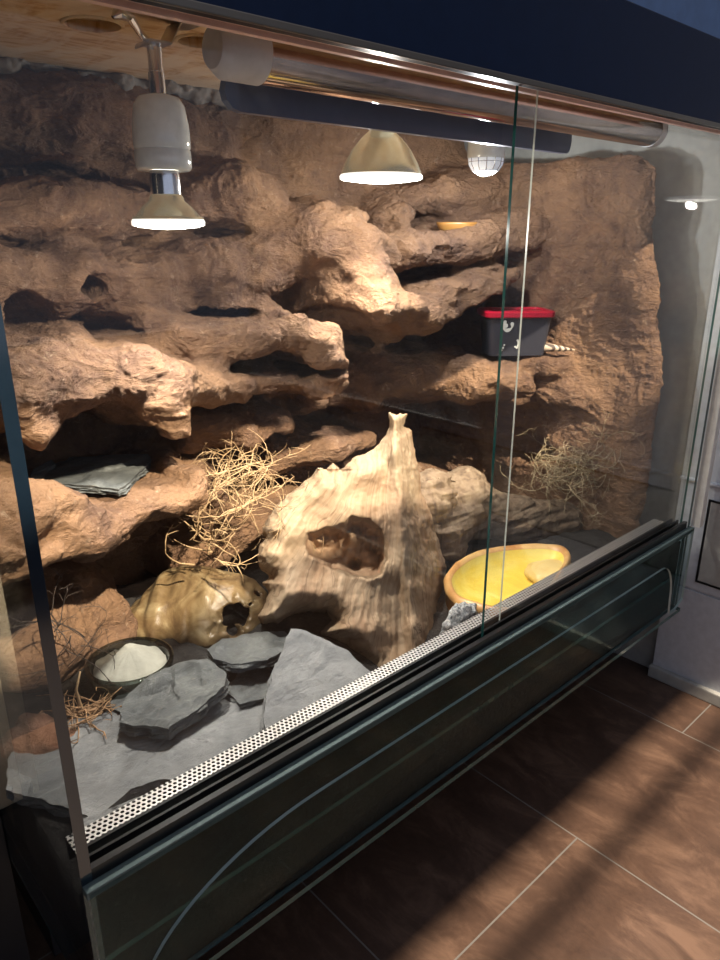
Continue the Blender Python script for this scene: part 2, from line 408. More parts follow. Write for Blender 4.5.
# ------------------------------------------------------------------ the glass tank
tk = thing('terrarium', 'long glass reptile terrarium with perforated metal strip and black rail', 'terrarium', (XL, YF, ZB))
def pane(name, lo, hi, parent, thin, edge=M_EDGE, label=None, gl=None):
    bm = bmesh.new()
    fs = box(bm, lo, hi)
    for f in fs:
        n = f.normal; f.material_index = 0 if abs(n[thin]) > .5 else 1
    o = obj(name, bm, [gl or M_GLASS, edge], parent)
    if label: o['label'] = label
    return o
pane('side_pane', (XL-.010, .516, ZB), (XL, YB, ZC), tk, 0, M_EDGED)
pane('side_pane', (XR+.002, .516, ZB), (XR+.012, YB, ZC), tk, 0, M_EDGE)
pane('bottom_pane', (XL-.01, .508, ZB-.008), (XR+.012, YB, ZB-.0005), tk, 2, M_EDGE)
pane('lower_front_pane', (XL+.0005, .5165, ZB), (XR+.0015, .5225, ZR-.012), tk, 1, M_EDGEL, gl=M_GLASSL)
obj('back_pane', B(((XL-.01, YB+.001, ZB), (XR+.012, YB+.009, ZC))), M_DARK, tk)
# apron with an arched cut-out
bm = bmesh.new(); za = H-.595; ya = .506; outline = []
xl, xr = XL-.008, XR+.012; zt = ZR-.004; zb2 = ZB+.008
pts = [(xl, zt), (xr, zt), (xr, zb2+.012), (xr-.03, zb2), (xr-.055, zb2)]
for k in range(9): a = k/8*math.pi/2; pts.append((xr-.055-.055*(1-math.cos(a))*1.0-.004, zb2+.03+(za-zb2-.03)*math.sin(a)))
L0, L1 = xl+.035, .40
for k in range(17): a = math.pi/2+k/16*math.pi/2; pts.append((L1+(L1-L0)*math.cos(a), zb2+(za-zb2)*math.sin(a)))
pts.append((xl, zb2))
fr = [bm.verts.new((x, ya, z)) for x, z in pts]; bk = [bm.verts.new((x, ya+.004, z)) for x, z in pts]
f0 = bm.faces.new(fr); f1 = bm.faces.new(bk[::-1])
for i in range(len(pts)):
    j = (i+1) % len(pts); f = bm.faces.new((fr[i], bk[i], bk[j], fr[j])); f.material_index = 1
bmesh.ops.triangulate(bm, faces=[f0, f1])
obj('arched_apron', bm, [M_GLASSL, M_EDGEB], tk)['label'] = 'glass apron with a long arched cut-out'
obj('glass_ledge', B(((XL-.01, .506, ZR-.0105), (XR+.012, .5165, ZR-.002)), bevel=.001), M_EDGEL, tk)
pane('reflection_line', (XL, .5227, H-.652), (XR, .53, H-.645), tk, 2, M_EDGE)  # teal glass strip added in place of a reflected line behind the lower pane
obj('door_rail', B(((XL, .5168, ZR-.008), (XR, .5235, ZR+.010)), ((XL, .5335, ZR-.008), (XR, .5365, ZR+.008)), ((XL, .5455, ZR-.012), (XR, .549, ZR+.008)), ((XL, .5168, ZR-.012), (XR, .549, ZR-.0085))), M_RAIL, tk)
def perf():
    m = bpy.data.materials.new('perforated_metal'); m.use_nodes = True; nt = m.node_tree; b = nt.nodes['Principled BSDF']
    b.inputs['Base Color'].default_value = (.72, .70, .67, 1); b.inputs['Metallic'].default_value = .7; b.inputs['Roughness'].default_value = .35
    v = coord(nt); sx = N(nt, 'ShaderNodeSeparateXYZ'); nt.links.new(v, sx.inputs[0]); P = .0058; RY = P*math.sqrt(3)
    def lat(ox, oy):
        fx = mth(nt, 'SUBTRACT', mth(nt, 'FRACT', mth(nt, 'ADD', mth(nt, 'DIVIDE', sx.outputs[0], P), ox)), .5)
        fy = mth(nt, 'MULTIPLY', mth(nt, 'SUBTRACT', mth(nt, 'FRACT', mth(nt, 'ADD', mth(nt, 'DIVIDE', sx.outputs[1], RY), oy)), .5), math.sqrt(3))
        return mth(nt, 'SQRT', mth(nt, 'ADD', mth(nt, 'MULTIPLY', fx, fx), mth(nt, 'MULTIPLY', fy, fy)))
    d = mth(nt, 'MINIMUM', lat(0, 0), lat(.5, .5)); hole = mth(nt, 'LESS_THAN', d, .35)
    nt.links.new(mth(nt, 'SUBTRACT', 1.0, hole), b.inputs['Alpha']); return m
obj('vent_strip', B(((XL+.001, .5495, ZR-.004), (XR, .582, ZR-.0032))), perf(), tk)['label'] = 'perforated silver metal strip'
obj('strip_support', B(((XL+.001, .5495, ZR-.03), (XR, .5515, ZR-.0042)), ((XL+.001, .580, ZR-.03), (XR, .582, ZR-.0042))), M_RAIL, tk)
obj('corner_post', B(((XR+.0145, .498, ZR-.002), (XR+.032, .516, ZC)), bevel=.001), plain('post_white', (.62, .60, .55), .4), tk)['label'] = 'white upright post at the right end'
obj('upper_rail', B(((XL, .523, H+.150), (XR, .5265, H+.175)), ((XL, .5345, H+.152), (XR, .5365, H+.175)), ((XL, .545, H+.150), (XR, .552, H+.175)), ((XL, .523, H+.175), (XR, .552, ZC))), M_PINK, tk)['label'] = 'pink upper door rail'
# plywood top with round holes
bmc = B(((XL-.01, .5525, ZC), (XR+.012, YB, ZC+.012)))
top = obj('plywood_top', bmc, [M_PLY], tk)
cut = bmesh.new(); hr = .030
for hx, hy in ((.39, .849), (.515, .832), (.27, .88)):
    bmesh.ops.create_cone(cut, cap_ends=True, segments=40, radius1=hr, radius2=hr, depth=.1, matrix=Matrix.Translation((hx-XL, hy-YF, ZC-ZB)))
cm = bpy.data.meshes.new('cut'); cut.to_mesh(cm); co = bpy.data.objects.new('cut', cm); C.objects.link(co); co.parent = tk
md = top.modifiers.new('b', 'BOOLEAN'); md.object = co; md.operation = 'DIFFERENCE'; md.solver = 'EXACT'
dg = bpy.context.evaluated_depsgraph_get(); nm = bpy.data.meshes.new_from_object(top.evaluated_get(dg)); top.modifiers.clear(); top.data = nm
if not nm.materials: nm.materials.append(M_PLY)
bpy.data.objects.remove(co)
for hx, hy in ((.39, .849), (.515, .832)):
    rb = lathe([(hr-.001, -.002), (hr+.003, -.002), (hr+.003, .001), (hr-.001, .009), (hr-.001, -.002)], 40, M=Matrix.Translation((hx, hy, ZC)))
    obj('hole_rim', rb, M_PLY, tk, smooth=True)
obj('backing_board', B(((XL, YF+.1, ZC+.0122), (XR, YB, ZC+.018))), M_PLY, tk)
# black fascia
fa = thing('fascia', 'glossy black fascia board across the top of the tank', 'fascia board', (XL, .5, H+.145))
obj('board', B(((-1.6, .497, H+.145), (1.395, .512, H+.252)), ((-1.6, .5125, H+.235), (1.395, .559, H+.252)), bevel=.0015), M_BLACK, fa)
obj('lower_trim', B(((-1.6, .493, H+.143), (1.395, .4968, H+.149)), bevel=.001), M_RAIL, fa)

# sliding doors
dl = thing('sliding_door', 'left sliding glass door in the rear track of the terrarium', 'glass door', (.16, .541, ZR), group='sliding glass doors')
pane('pane', (XL+.001, .538, ZR-.007), (.772, .5405, H+.172), dl, 1, M_EDGEB)
dr = thing('sliding_door', 'right sliding glass door whose dark green edge crosses in mid front', 'glass door', (.73, .529, ZR), group='sliding glass doors')
pane('pane', (.718, .5265, ZR-.007), (XR, .5305, H+.172), dr, 1, M_EDGE)

# ------------------------------------------------------------------ soil
nx, ny = 150, 80; xs = np.linspace(XL+.001, XR+.0005, nx); ys = np.linspace(.5232, YB-.002, ny)
gx, gy = np.meshgrid(xs, ys, indexing='ij'); P3 = np.stack([gx*9, gy*9, gx*0], -1)
gz = ZS+.008*fbm(P3, 4, 3)+.004*fbm(P3*5, 2, 9)
gz = np.minimum(gz, ZS+.012)+np.where(gy < .56, .020+.010*vnoise(np.stack([gx*14, gy*0, gy*0], -1), 5), 0)-.006*((gy > .56) & (gy < .59))
topv = np.stack([gx, gy, gz], -1).reshape(-1, 3); V = topv; idx = np.arange(nx*ny).reshape(nx, ny)
Q = [np.stack([idx[:-1, :-1], idx[1:, :-1], idx[1:, 1:], idx[:-1, 1:]], -1).reshape(-1, 4)]
bot = topv.copy(); bot[:, 2] = ZB+.0005; V = np.concatenate([topv, bot]); o2 = nx*ny
def strip(a): a = np.asarray(a); return np.stack([a[:-1], a[:-1]+o2, a[1:]+o2, a[1:]], -1)
Q += [strip(idx[:, 0]), strip(idx[::-1, -1]), strip(idx[0, ::-1]), strip(idx[-1, :]), (Q[0]+o2)[:, ::-1]]
so = npmesh('soil', V, np.concatenate(Q), M_SOIL); tag(so, 'dark crumbly soil filling the bottom of the glass tank', 'soil', kind='stuff')

# ------------------------------------------------------------------ rock background (one moulded wall with its ledges)
LED = []   # each: list of (px, py, y, radius)
LED.append([(-40,118,1.14,.065), (60,122,1.13,.062), (150,130,1.14,.06), (225,150,1.15,.05)])                       # top band
LED.append([(-50,222,1.02,.042), (0,216,1.02,.038), (35,200,1.02,.045), (70,196,1.03,.045), (105,215,1.04,.032), (150,212,1.06,.03)])
LED.append([(185,198,1.08,.045), (225,190,1.06,.052), (262,200,1.07,.035)])
LED.append([(-40,285,1.02,.06), (10,280,1.02,.055), (55,275,1.04,.055), (100,285,1.04,.045), (150,282,1.05,.045), (210,270,1.05,.055), (265,262,1.06,.055)])
LED.append([(260,245,1.09,.07), (310,240,1.03,.06), (350,252,.99,.058), (368,280,.95,.045), (376,300,.92,.038), (377,314,.90,.026)])    # big arm with a nose
LED.append([(355,250,1.0,.05), (405,252,.98,.036), (455,246,.97,.034), (500,238,.93,.036), (530,232,.90,.04)])
LED.append([(385,306,.92,.034), (420,318,.91,.033), (440,300,.93,.034), (475,287,.92,.028), (512,275,.89,.020)])
LED.append([(148,337,1.0,.026), (190,341,.96,.030), (245,338,.93,.032), (290,333,.92,.034), (318,347,.90,.036), (337,370,.89,.032)])
LED.append([(178,388,.98,.020), (225,378,.96,.024), (270,376,.95,.026), (315,385,.93,.026), (338,384,.92,.022)])
LED.append([(-20,385,.90,.05), (18,402,.88,.045), (45,385,.90,.045), (85,370,.92,.042), (125,375,.90,.045), (158,395,.88,.038), (172,418,.87,.026)])
LED.append([(165,385,.89,.038), (205,389,.92,.031), (236,387,.93,.025)])
LED.append([(190,430,.99,.036), (235,425,.975,.034), (278,418,.985,.028)])
LED.append([(300,400,1.06,.03), (340,396,1.05,.024)])
LED.append([(345,372,1.05,.03), (375,378,1.0,.044), (430,378,.96,.044), (480,383,.88,.045), (515,386,.84,.038)])
LED.append([(372,400,.98,.022), (378,412,.98,.014)])
LED.append([(520,376,.86,.028), (548,368,.81,.026), (572,362,.775,.018)])
LED.append([(270,462,1.04,.032), (325,447,1.01,.028), (368,438,1.01,.022)])
LED.append([(-60,540,.80,.065), (0,532,.80,.052), (50,526,.83,.043), (85,532,.85,.045), (120,514,.86,.036), (150,500,.88,.034), (182,490,.88,.036)])  # left shelf
LED.append([(170,470,1.0,.03), (205,486,.95,.03)])
LED.append([(180,560,1.05,.04), (235,535,1.02,.04), (300,520,1.03,.05), (350,500,1.05,.05)])
LED.append([(30,635,.97,.085), (82,615,1.0,.072)])
LED.append([(395,480,1.08,.05), (430,485,1.05,.06)])
LED.append([(545,393,.83,.048), (580,398,.765,.060), (618,425,.70,.048)])
LED.append([(540,300,.91,.035), (575,290,.89,.03)])
LED.append([(410,200,1.07,.035), (440,195,1.05,.04), (480,190,1.02,.05)])
LED.append([(395,215,1.04,.03), (398,235,1.0,.03)])
def build_rock():
    h = .0048
    lo = (XL+.002, .60, ZB+.10); hi = (XR, YB-.001, ZC-.002)
    ax = [np.arange(lo[i], hi[i]+h, h, dtype=np.float32) for i in range(3)]
    X, Y, Z = np.meshgrid(*ax, indexing='ij')
    P = np.stack([X, Y, Z], -1)
    n_lo = fbm(P*7, 2, 5); n_md = fbm(P*np.array([14, 14, 26], np.float32), 2, 21)
    del P
    yw = 1.115+.020*n_lo
    base = yw-Y
    # right side slab wrapping forward, rounded at its free edge
    xs_ = 1.303+.012*n_lo-.02*np.clip((Y-.95)/.15, 0, 1)
    a = xs_-X; b = (.655-.055*np.clip((H-Z)/.25, 0, 1)+.006*n_md)-Y; c = Z-(H+.140)
    a = a+.06*np.clip((Z-(H-.1))/.2, 0, 1)*0
    side = smax(smax(a, b, .05), c, .06)
    side = side-.03*np.clip(((H-.22)-Z)/.2, 0, 1)*np.clip((Y-.68)/.1, 0, 1)
    f = smin(base, side, .06)
    labels = []
    def seg_eval(a, b, ra, rb):
        m = .09+max(ra, rb)
        sl = []
        for i in range(3):
            l = min(a[i], b[i])-m; u_ = max(a[i], b[i])+m
            if i == 1: u_ = hi[1]
            i0 = max(0, int((l-lo[i])/h)); i1 = min(len(ax[i]), int((u_-lo[i])/h)+1); sl.append(slice(i0, max(i0+1, i1)))
        sl = tuple(sl); x, y, z = X[sl], Y[sl], Z[sl]
        d = np.array(b)-np.array(a); dd = d[0]**2+d[2]**2+1e-9
        t = np.clip(((x-a[0])*d[0]+(z-a[2])*d[2])/dd, 0, 1)
        cx = a[0]+t*d[0]; cy = a[1]+t*d[1]; cz = a[2]+t*d[2]; r = ra+(rb-ra)*t
        dy = np.minimum(y-cy, 0)
        # rear part thickens slightly towards the wall
        rr = r+.10*np.maximum(y-cy, 0)
        dz = z-cz
        dist = np.sqrt((x-cx)**2+(dy*.8)**2+(dz*1.05)**2)-rr
        return sl, dist
    cen = []
    for li, L in enumerate(LED):
        g = [at(p[0], p[1], p[2]) for p in L]; rs = [p[3] for p in L]
        tot = np.full(f.shape, 9., np.float32) if False else None
        for i in range(len(g)-1):
            sl, d = seg_eval(g[i], g[i+1], rs[i], rs[i+1])
            d = d+.010*n_md[sl]+.006*n_lo[sl]
            f[sl] = smin(f[sl], d, .014)
            cen.append((li, np.array(g[i]), np.array(g[i+1]), rs[i], rs[i+1]))
    # hollows
    for px, py, y, rx, rz in ((88,287,1.0,.018,.014), (40,318,.97,.03,.016), (372,224,1.0,.055,.016), (440,272,.95,.06,.012), (500,330,.93,.085,.055), (20,302,.97,.02,.014), (30,173,1.05,.07,.010), (105,176,1.07,.03,.006), (20,242,1.0,.05,.008), (215,311,1.03,.055,.009), (150,313,1.04,.03,.007), (335,316,1.0,.035,.020), (232,364,.97,.055,.0095), (225,232,1.06,.05,.006), (110,330,1.02,.05,.008), (515,445,.88,.06,.035), (215,404,.98,.05,.008), (235,447,1.02,.06,.012), (330,420,1.03,.05,.012), (430,345,.99,.09,.012), (300,365,.96,.03,.006), (120,440,1.02,.09,.03)):
        q = at(px, py, y); d = np.sqrt(((X-q[0])/rx)**2+((Y-q[1])/.09)**2+((Z-q[2])/rz)**2)-1
        f = smax(f, -d*min(rx, rz), .012)
    f = np.minimum(f, 1.150-Y)
    # flat top of the left shelf
    zl = at(90, 485, .90)[2]-.0115; qa = at(38, 480, .90); qb = at(150, 470, .95)
    d = np.maximum(np.maximum(qa[0]-.03-X, X-qb[0]), np.maximum(np.maximum(.865+.01*n_lo-Y, Y-1.08), np.maximum(zl-Z, Z-(zl+.055)))); f = smax(f, -d, .014)
    # coarse strata
    f = f+.0035*fbm(np.stack([X*12, Y*12, Z*30], -1), 2, 77)*np.clip((1.30-X)/.08, 0, 1)
    f = np.maximum(f, (XL+.004)-X)
    V, Q = surface_nets(f, None); V = V*h+np.array([a_[0] for a_ in ax])
    V = relax(V, Q, 1, .4)
    # keep only faces the room side could see (drop the flat outer back faces)
    V, Q = subdivide(V, Q); V = relax(V, Q, 1, .3)
    # labels
    mid = V[Q].mean(1); best = np.maximum(1.115-mid[:, 1], 0)*0+.035; lab = -np.ones(len(Q), int)
    for li, a, b, ra, rb in cen:
        d = b-a; dd = d[0]**2+d[2]**2+1e-9
        t = np.clip(((mid[:, 0]-a[0])*d[0]+(mid[:, 2]-a[2])*d[2])/dd, 0, 1); c_ = a+t[:, None]*d
        dist = np.sqrt((mid[:, 0]-c_[:, 0])**2+(np.minimum(mid[:, 1]-c_[:, 1], 0)*.8)**2+(mid[:, 2]-c_[:, 2])**2)-(ra+(rb-ra)*t)
        m = (dist < best) & (mid[:, 1] < 1.10) & (mid[:, 0] < 1.30); best = np.where(m, dist, best); lab = np.where(m, li, lab)
    Nn = normals(V, Q)
    disp = .0050*fbm(V*18, 2, 31)+.0024*fbm(V*np.array([26, 26, 34])+1.5*n3d(V*12), 3, 41, .5, True)+.0012*fbm(V*130+2*n3d(V*30), 2, 51, .6, True)
    edge = np.clip((V[:, 2]-(ZB+.11))/.02, 0, 1)
    V = V+Nn*(disp-.004)[:, None]
    V[:, 0] = np.clip(V[:, 0], XL+.002, XR); V[:, 1] = np.minimum(V[:, 1], YB-.001); V[:, 2] = np.minimum(V[:, 2], ZC-.002)
    Nn = normals(V, Q)
    root = thing('rock_background', 'ochre brown moulded rock wall with jutting ledges at back of terrarium', 'rock wall', (XL, YB, ZS))
    off = np.array(root.location)
    for li in range(-1, len(LED)):
        q = Q[lab == li]
        if len(q) < 40: continue
        uu, inv = np.unique(q, return_inverse=True); q2 = inv.reshape(-1, 4)
        npmesh('wall_face' if li < 0 else 'rock_ledge', V[uu], q2, M_ROCK, root, off, cust=Nn[uu])
    return root
build_rock()

# rough plaster seam between plywood and rock
def seam(G):
    X, Y, Z = G[..., 0], G[..., 1], G[..., 2]
    n = fbm(G*30, 3, 8); r = .012+.008*n
    return np.sqrt(((Y-1.10)*.55)**2+(Z-(ZC-.006))**2)-r
sm_ = implicit('plaster_seam', seam, (XL+.01, 1.04, ZC-.05), (XR-.02, 1.16, ZC-.004), .006, plain('grey_plaster', (.22, .195, .165), .9, bumps=.8), sub=1, disp=lambda V: .003*fbm(V*90, 3, 5))
tag(sm_, 'rough grey plaster seam between plywood top and rock', 'plaster')

# ------------------------------------------------------------------ slates
def slate(name, poly, anchors, thick, material, label, seed, group=None, layers=5, bumpy=.0009):
    """poly in photo pixels, traced on the plane through three (px, py, z) anchors"""
    A = [np.array(atz(p[0], p[1], p[2])) for p in anchors]; n = np.cross(A[1]-A[0], A[2]-A[0]); n /= np.linalg.norm(n)
    if n[2] < 0: n = -n
    o = np.array([0, 0, H])
    W = []
    for p in poly:
        d = ray(*p); t = np.dot(A[0]-o, n)/np.dot(d, n); W.append(o+d*t)
    W = np.array(W); rnd = random.Random(seed)
    pts = []
    m = len(W)
    for i in range(m):
        a, b = W[i], W[(i+1) % m]; k = max(2, int(np.linalg.norm(b-a)/.006))
        for j in range(k): pts.append(a+(b-a)*j/k)
    pts = np.array(pts); c = pts.mean(0); K = len(pts)
    ph = np.cumsum(np.linalg.norm(np.roll(pts, -1, 0)-pts, axis=1))
    out = pts-c; out /= np.linalg.norm(out, axis=1)[:, None]
    jag = lambda s, f_, a_: a_*fbm(np.stack([pts[:, 0]*f_, pts[:, 1]*f_, np.full(K, s*9.7)], -1), 3, seed)
    pts = pts+out*jag(0, 75, .0026)[:, None]
    bm = bmesh.new(); rings = []
    R = 24
    def bn(P_, s_):
        P_ = np.array(P_); m_ = fbm(P_*np.array([16, 34, 16])+.6*n3d(P_*30), 2, seed+s_)*3.0
        fl_ = np.floor(m_); t_ = np.clip((m_-fl_-.42)/.16, 0, 1)
        return bumpy*(1.5*(fl_+t_*t_*(3-2*t_)))+bumpy*.7*fbm(P_*60, 3, seed+s_+3, .5, True)
    for k in range(1, R+1):
        s = k/R; q = c+(pts-c)*s; hgt = bn(q, 1)*min(1, (1-s)*5+.35); q = q+n*hgt[:, None]; rings.append([bm.verts.new(v) for v in q])
    cv = bm.verts.new(c+n*bn(np.array([c]), 1)[0])
    for i in range(K): bm.faces.new((cv, rings[0][i], rings[0][(i+1) % K]))
    for l in range(1, layers*2+1):
        lev = (l+1)//2; dz = -thick*(lev/layers if l % 2 == 1 else lev/layers)
        ins = jag(((l)//2)+1, 70, .0042)-.0015*abs(rnd.gauss(0, 1))-.002*(l//2)/layers
        q = pts+out*ins[:, None]+n*(dz if l % 2 else dz)-(n*0)
        if l % 2: q = pts+out*jag((l-1)//2, 70, .0042)[:, None]*1.0+n*dz
        if l == 1: q = pts+n*dz*.6
        rings.append([bm.verts.new(v) for v in q])
    for a, b in zip(rings, rings[1:]):
        for i in range(K): bm.faces.new((a[i], b[i], b[(i+1) % K], a[(i+1) % K]))
    cb_ = bm.verts.new(c-n*thick)
    for i in range(K): bm.faces.new((cb_, rings[-1][(i+1) % K], rings[-1][i]))
    o_ = obj(name, bm, material, smooth=True, sharp=38)
    return tag(o_, label, 'slate', group)
GS = 'grey slate slabs'
zA = H-.573
slate('slate_slab', [(6,762), (20,742), (60,722), (110,712), (150,704), (200,692), (245,688), (285,690), (330,702), (300,742), (262,748), (225,762), (170,778), (130,790), (95,820), (40,800), (8,790)],
      [(20,760,zA), (260,700,zA), (200,770,zA)], .014, M_SLATE, 'large pale grey slate slab lying flat at front left corner', 11, GS)
slate('slate_slab', [(75,822), (140,796), (180,782), (235,768), (262,757), (292,752), (262,778), (200,800), (120,835), (80,845)],
      [(100,830,zA-.004), (260,765,zA-.002), (180,800,zA-.004)], .012, M_SLATE, 'narrow slate piece along the perforated strip, below the large slab', 12, GS)
slate('slate_slab', [(120,706), (128,694), (150,676), (185,662), (208,659), (224,672), (226,686), (200,705), (168,730), (140,728), (121,722)],
      [(125,715,H-.545), (215,668,H-.535), (190,712,H-.543)], .016, M_SLATED, 'dark thick slate raised in front of the powder bowl', 13, GS, 6, .0018)
slate('slate_slab', [(106,706), (118,696), (150,686), (180,700), (165,716), (128,716)], [(110,706,H-.569), (150,690,H-.569), (160,712,H-.569)], .010, M_SLATED, 'small slate chip under the left end of the dark raised slate', 14, GS)
slate('slate_slab', [(208,650), (222,640), (255,633), (285,631), (290,645), (268,660), (232,664), (212,660)],
      [(212,655,H-.535), (280,632,H-.545), (268,658,H-.537)], .012, M_SLATED, 'dark slate flake beneath the cave hide opening', 15, GS)
slate('slate_slab', [(225,690), (240,672), (268,664), (285,680), (272,698), (240,704)], [(230,690,H-.566), (270,668,H-.566), (270,696,H-.566)], .012, M_SLATED, 'shadowed slate piece between dark flake and leaning slab', 16, GS)
slate('slate_slab', [(264,722), (266,700), (276,664), (291,629), (312,634), (348,650), (364,666), (378,680), (350,700), (318,722), (288,733), (268,732)],
      [(266,728,H-.556), (292,630,H-.51), (375,680,H-.552)], .015, M_SLATE, 'big slate slab with straight left edge leaning beside driftwood base', 17, GS)
ZL = at(90, 485, .90)[2]
slate('slate_slab', [(42,478), (52,466), (70,458), (100,455), (148,454), (150,462), (138,472), (130,482), (118,489), (95,486), (60,483)],
      [(45,478,ZL), (148,455,ZL), (120,488,ZL)], .010, M_SLATED, 'flat slate plate on the left rock shelf', 18, GS)
slate('slate_slab', [(29,479), (34,468), (52,459), (54,464), (44,474)], [(30,478,ZL+.004), (52,460,ZL+.010), (45,474,ZL+.004)], .006, M_SLATED, 'small slate splinter at left end of the shelf slate', 19, GS)

# ------------------------------------------------------------------ driftwood
def poly_sdf(U, Vv, poly):
    P = np.array(poly, float); d = np.full(U.shape, 1e9); ins = np.zeros(U.shape, bool); n = len(P)
    for i in range(n):
        a, b = P[i], P[(i+1) % n]; e = b-a; t = np.clip(((U-a[0])*e[0]+(Vv-a[1])*e[1])/(e@e), 0, 1)
        d = np.minimum(d, (U-a[0]-t*e[0])**2+(Vv-a[1]-t*e[1])**2)
        c = (a[1] > Vv) != (b[1] > Vv)
        with np.errstate(divide='ignore', invalid='ignore'): xi = a[0]+(Vv-a[1])/(b[1]-a[1])*e[0] if b[1] != a[1] else 1e9
        ins ^= c & (U < xi)
    d = np.sqrt(d); return np.where(ins, -d, d)
STUMP = [(389,413),(407,414),(404,427),(412,430),(414,449),(419,471),(420,489),(431,516),(442,553),(447,567),(444,582),(440,600),(440,640),(441,668),(425,690),(395,700),(372,690),(360,660),(347,645),(331,637),(321,633),(333,620),(327,612),(305,612),(290,616),(278,623),(264,623),(259,616),(266,602),(269,591),(263,583),(269,577),(260,567),(257,556),(260,545),(267,539),(262,529),(270,516),(276,506),(293,491),(311,477),(318,467),(327,470),(333,464),(340,470),(355,458),(373,449),(384,438),(389,427)]
HOLE = [(307,533),(327,527),(344,524),(351,516),(369,519),(382,529),(388,542),(387,560),(382,575),(369,580),(351,576),(338,570),(320,563),(309,556),(305,545)]
def stump_depth(u, v):
    y = .612+np.clip((672-v)/257, -.2, 1.1)*.165
    y = y+np.clip((395-u)/140, 0, 1.2)*.085
    rx = 393+(v-415)*.10
    y = y+np.clip((u-rx-8)/60, 0, 1)*.03
    y = y-.018*np.exp(-((u-rx)/9)**2)
    return y
def stump_mat():
    m, nt, b = mat('driftwood_pale'); v = coord(nt); sx = N(nt, 'ShaderNodeSeparateXYZ'); nt.links.new(v, sx.inputs[0])
    o = atz(410, 665, ZS); tp = at(396, 380, .80)-o
    # horizontal run of the sheet is measured along its own face
    hx = mth(nt, 'SUBTRACT', mth(nt, 'ADD', mth(nt, 'MULTIPLY', sx.outputs[0], .80), mth(nt, 'MULTIPLY', sx.outputs[1], -.60)), tp.x*.80-tp.y*.60)
    vz = mth(nt, 'SUBTRACT', tp.z, sx.outputs[2])
    wob = tex(nt, v, 9, 3, .5)
    ang = mth(nt, 'ADD', mth(nt, 'ARCTAN2', hx, vz), mth(nt, 'MULTIPLY', mth(nt, 'SUBTRACT', wob.outputs[0], .5), .22))
    rad = mth(nt, 'SQRT', mth(nt, 'ADD', mth(nt, 'MULTIPLY', hx, hx), mth(nt, 'MULTIPLY', vz, vz)))
    cx = nt.nodes.new('ShaderNodeCombineXYZ'); nt.links.new(mth(nt, 'MULTIPLY', ang, 34), cx.inputs[0]); nt.links.new(mth(nt, 'MULTIPLY', rad, 5), cx.inputs[1])
    n = tex(nt, cx.outputs[0], 1, 8, .62, .3); n2 = tex(nt, v, 7, 6, .6)
    c = ramp(nt, n.outputs[0], [(.30, (.18, .11, .06)), (.40, (.29, .20, .12)), (.62, (.36, .265, .17)), (.8, (.45, .35, .24))])
    c = mix(nt, ramp(nt, n2.outputs[0], [(.36, (.6, .6, .6)), (.54, (0, 0, 0))]), c, (.24, .13, .07))
    ck = tex(nt, cx.outputs[0], .45, 4, .6, .8); crack = ramp(nt, ck.outputs[0], [(.488, (0, 0, 0)), (.5, (1, 1, 1)), (.512, (0, 0, 0))])
    c = mix(nt, mth(nt, 'MULTIPLY', crack, .7), c, (.14, .08, .045))
    nt.links.new(c, b.inputs['Base Color']); b.inputs['Roughness'].default_value = .75; b.inputs['Specular IOR Level'].default_value = .25
    bump(nt, b, mth(nt, 'SUBTRACT', n.outputs[0], mth(nt, 'MULTIPLY', crack, .5)), .45, .003); return m
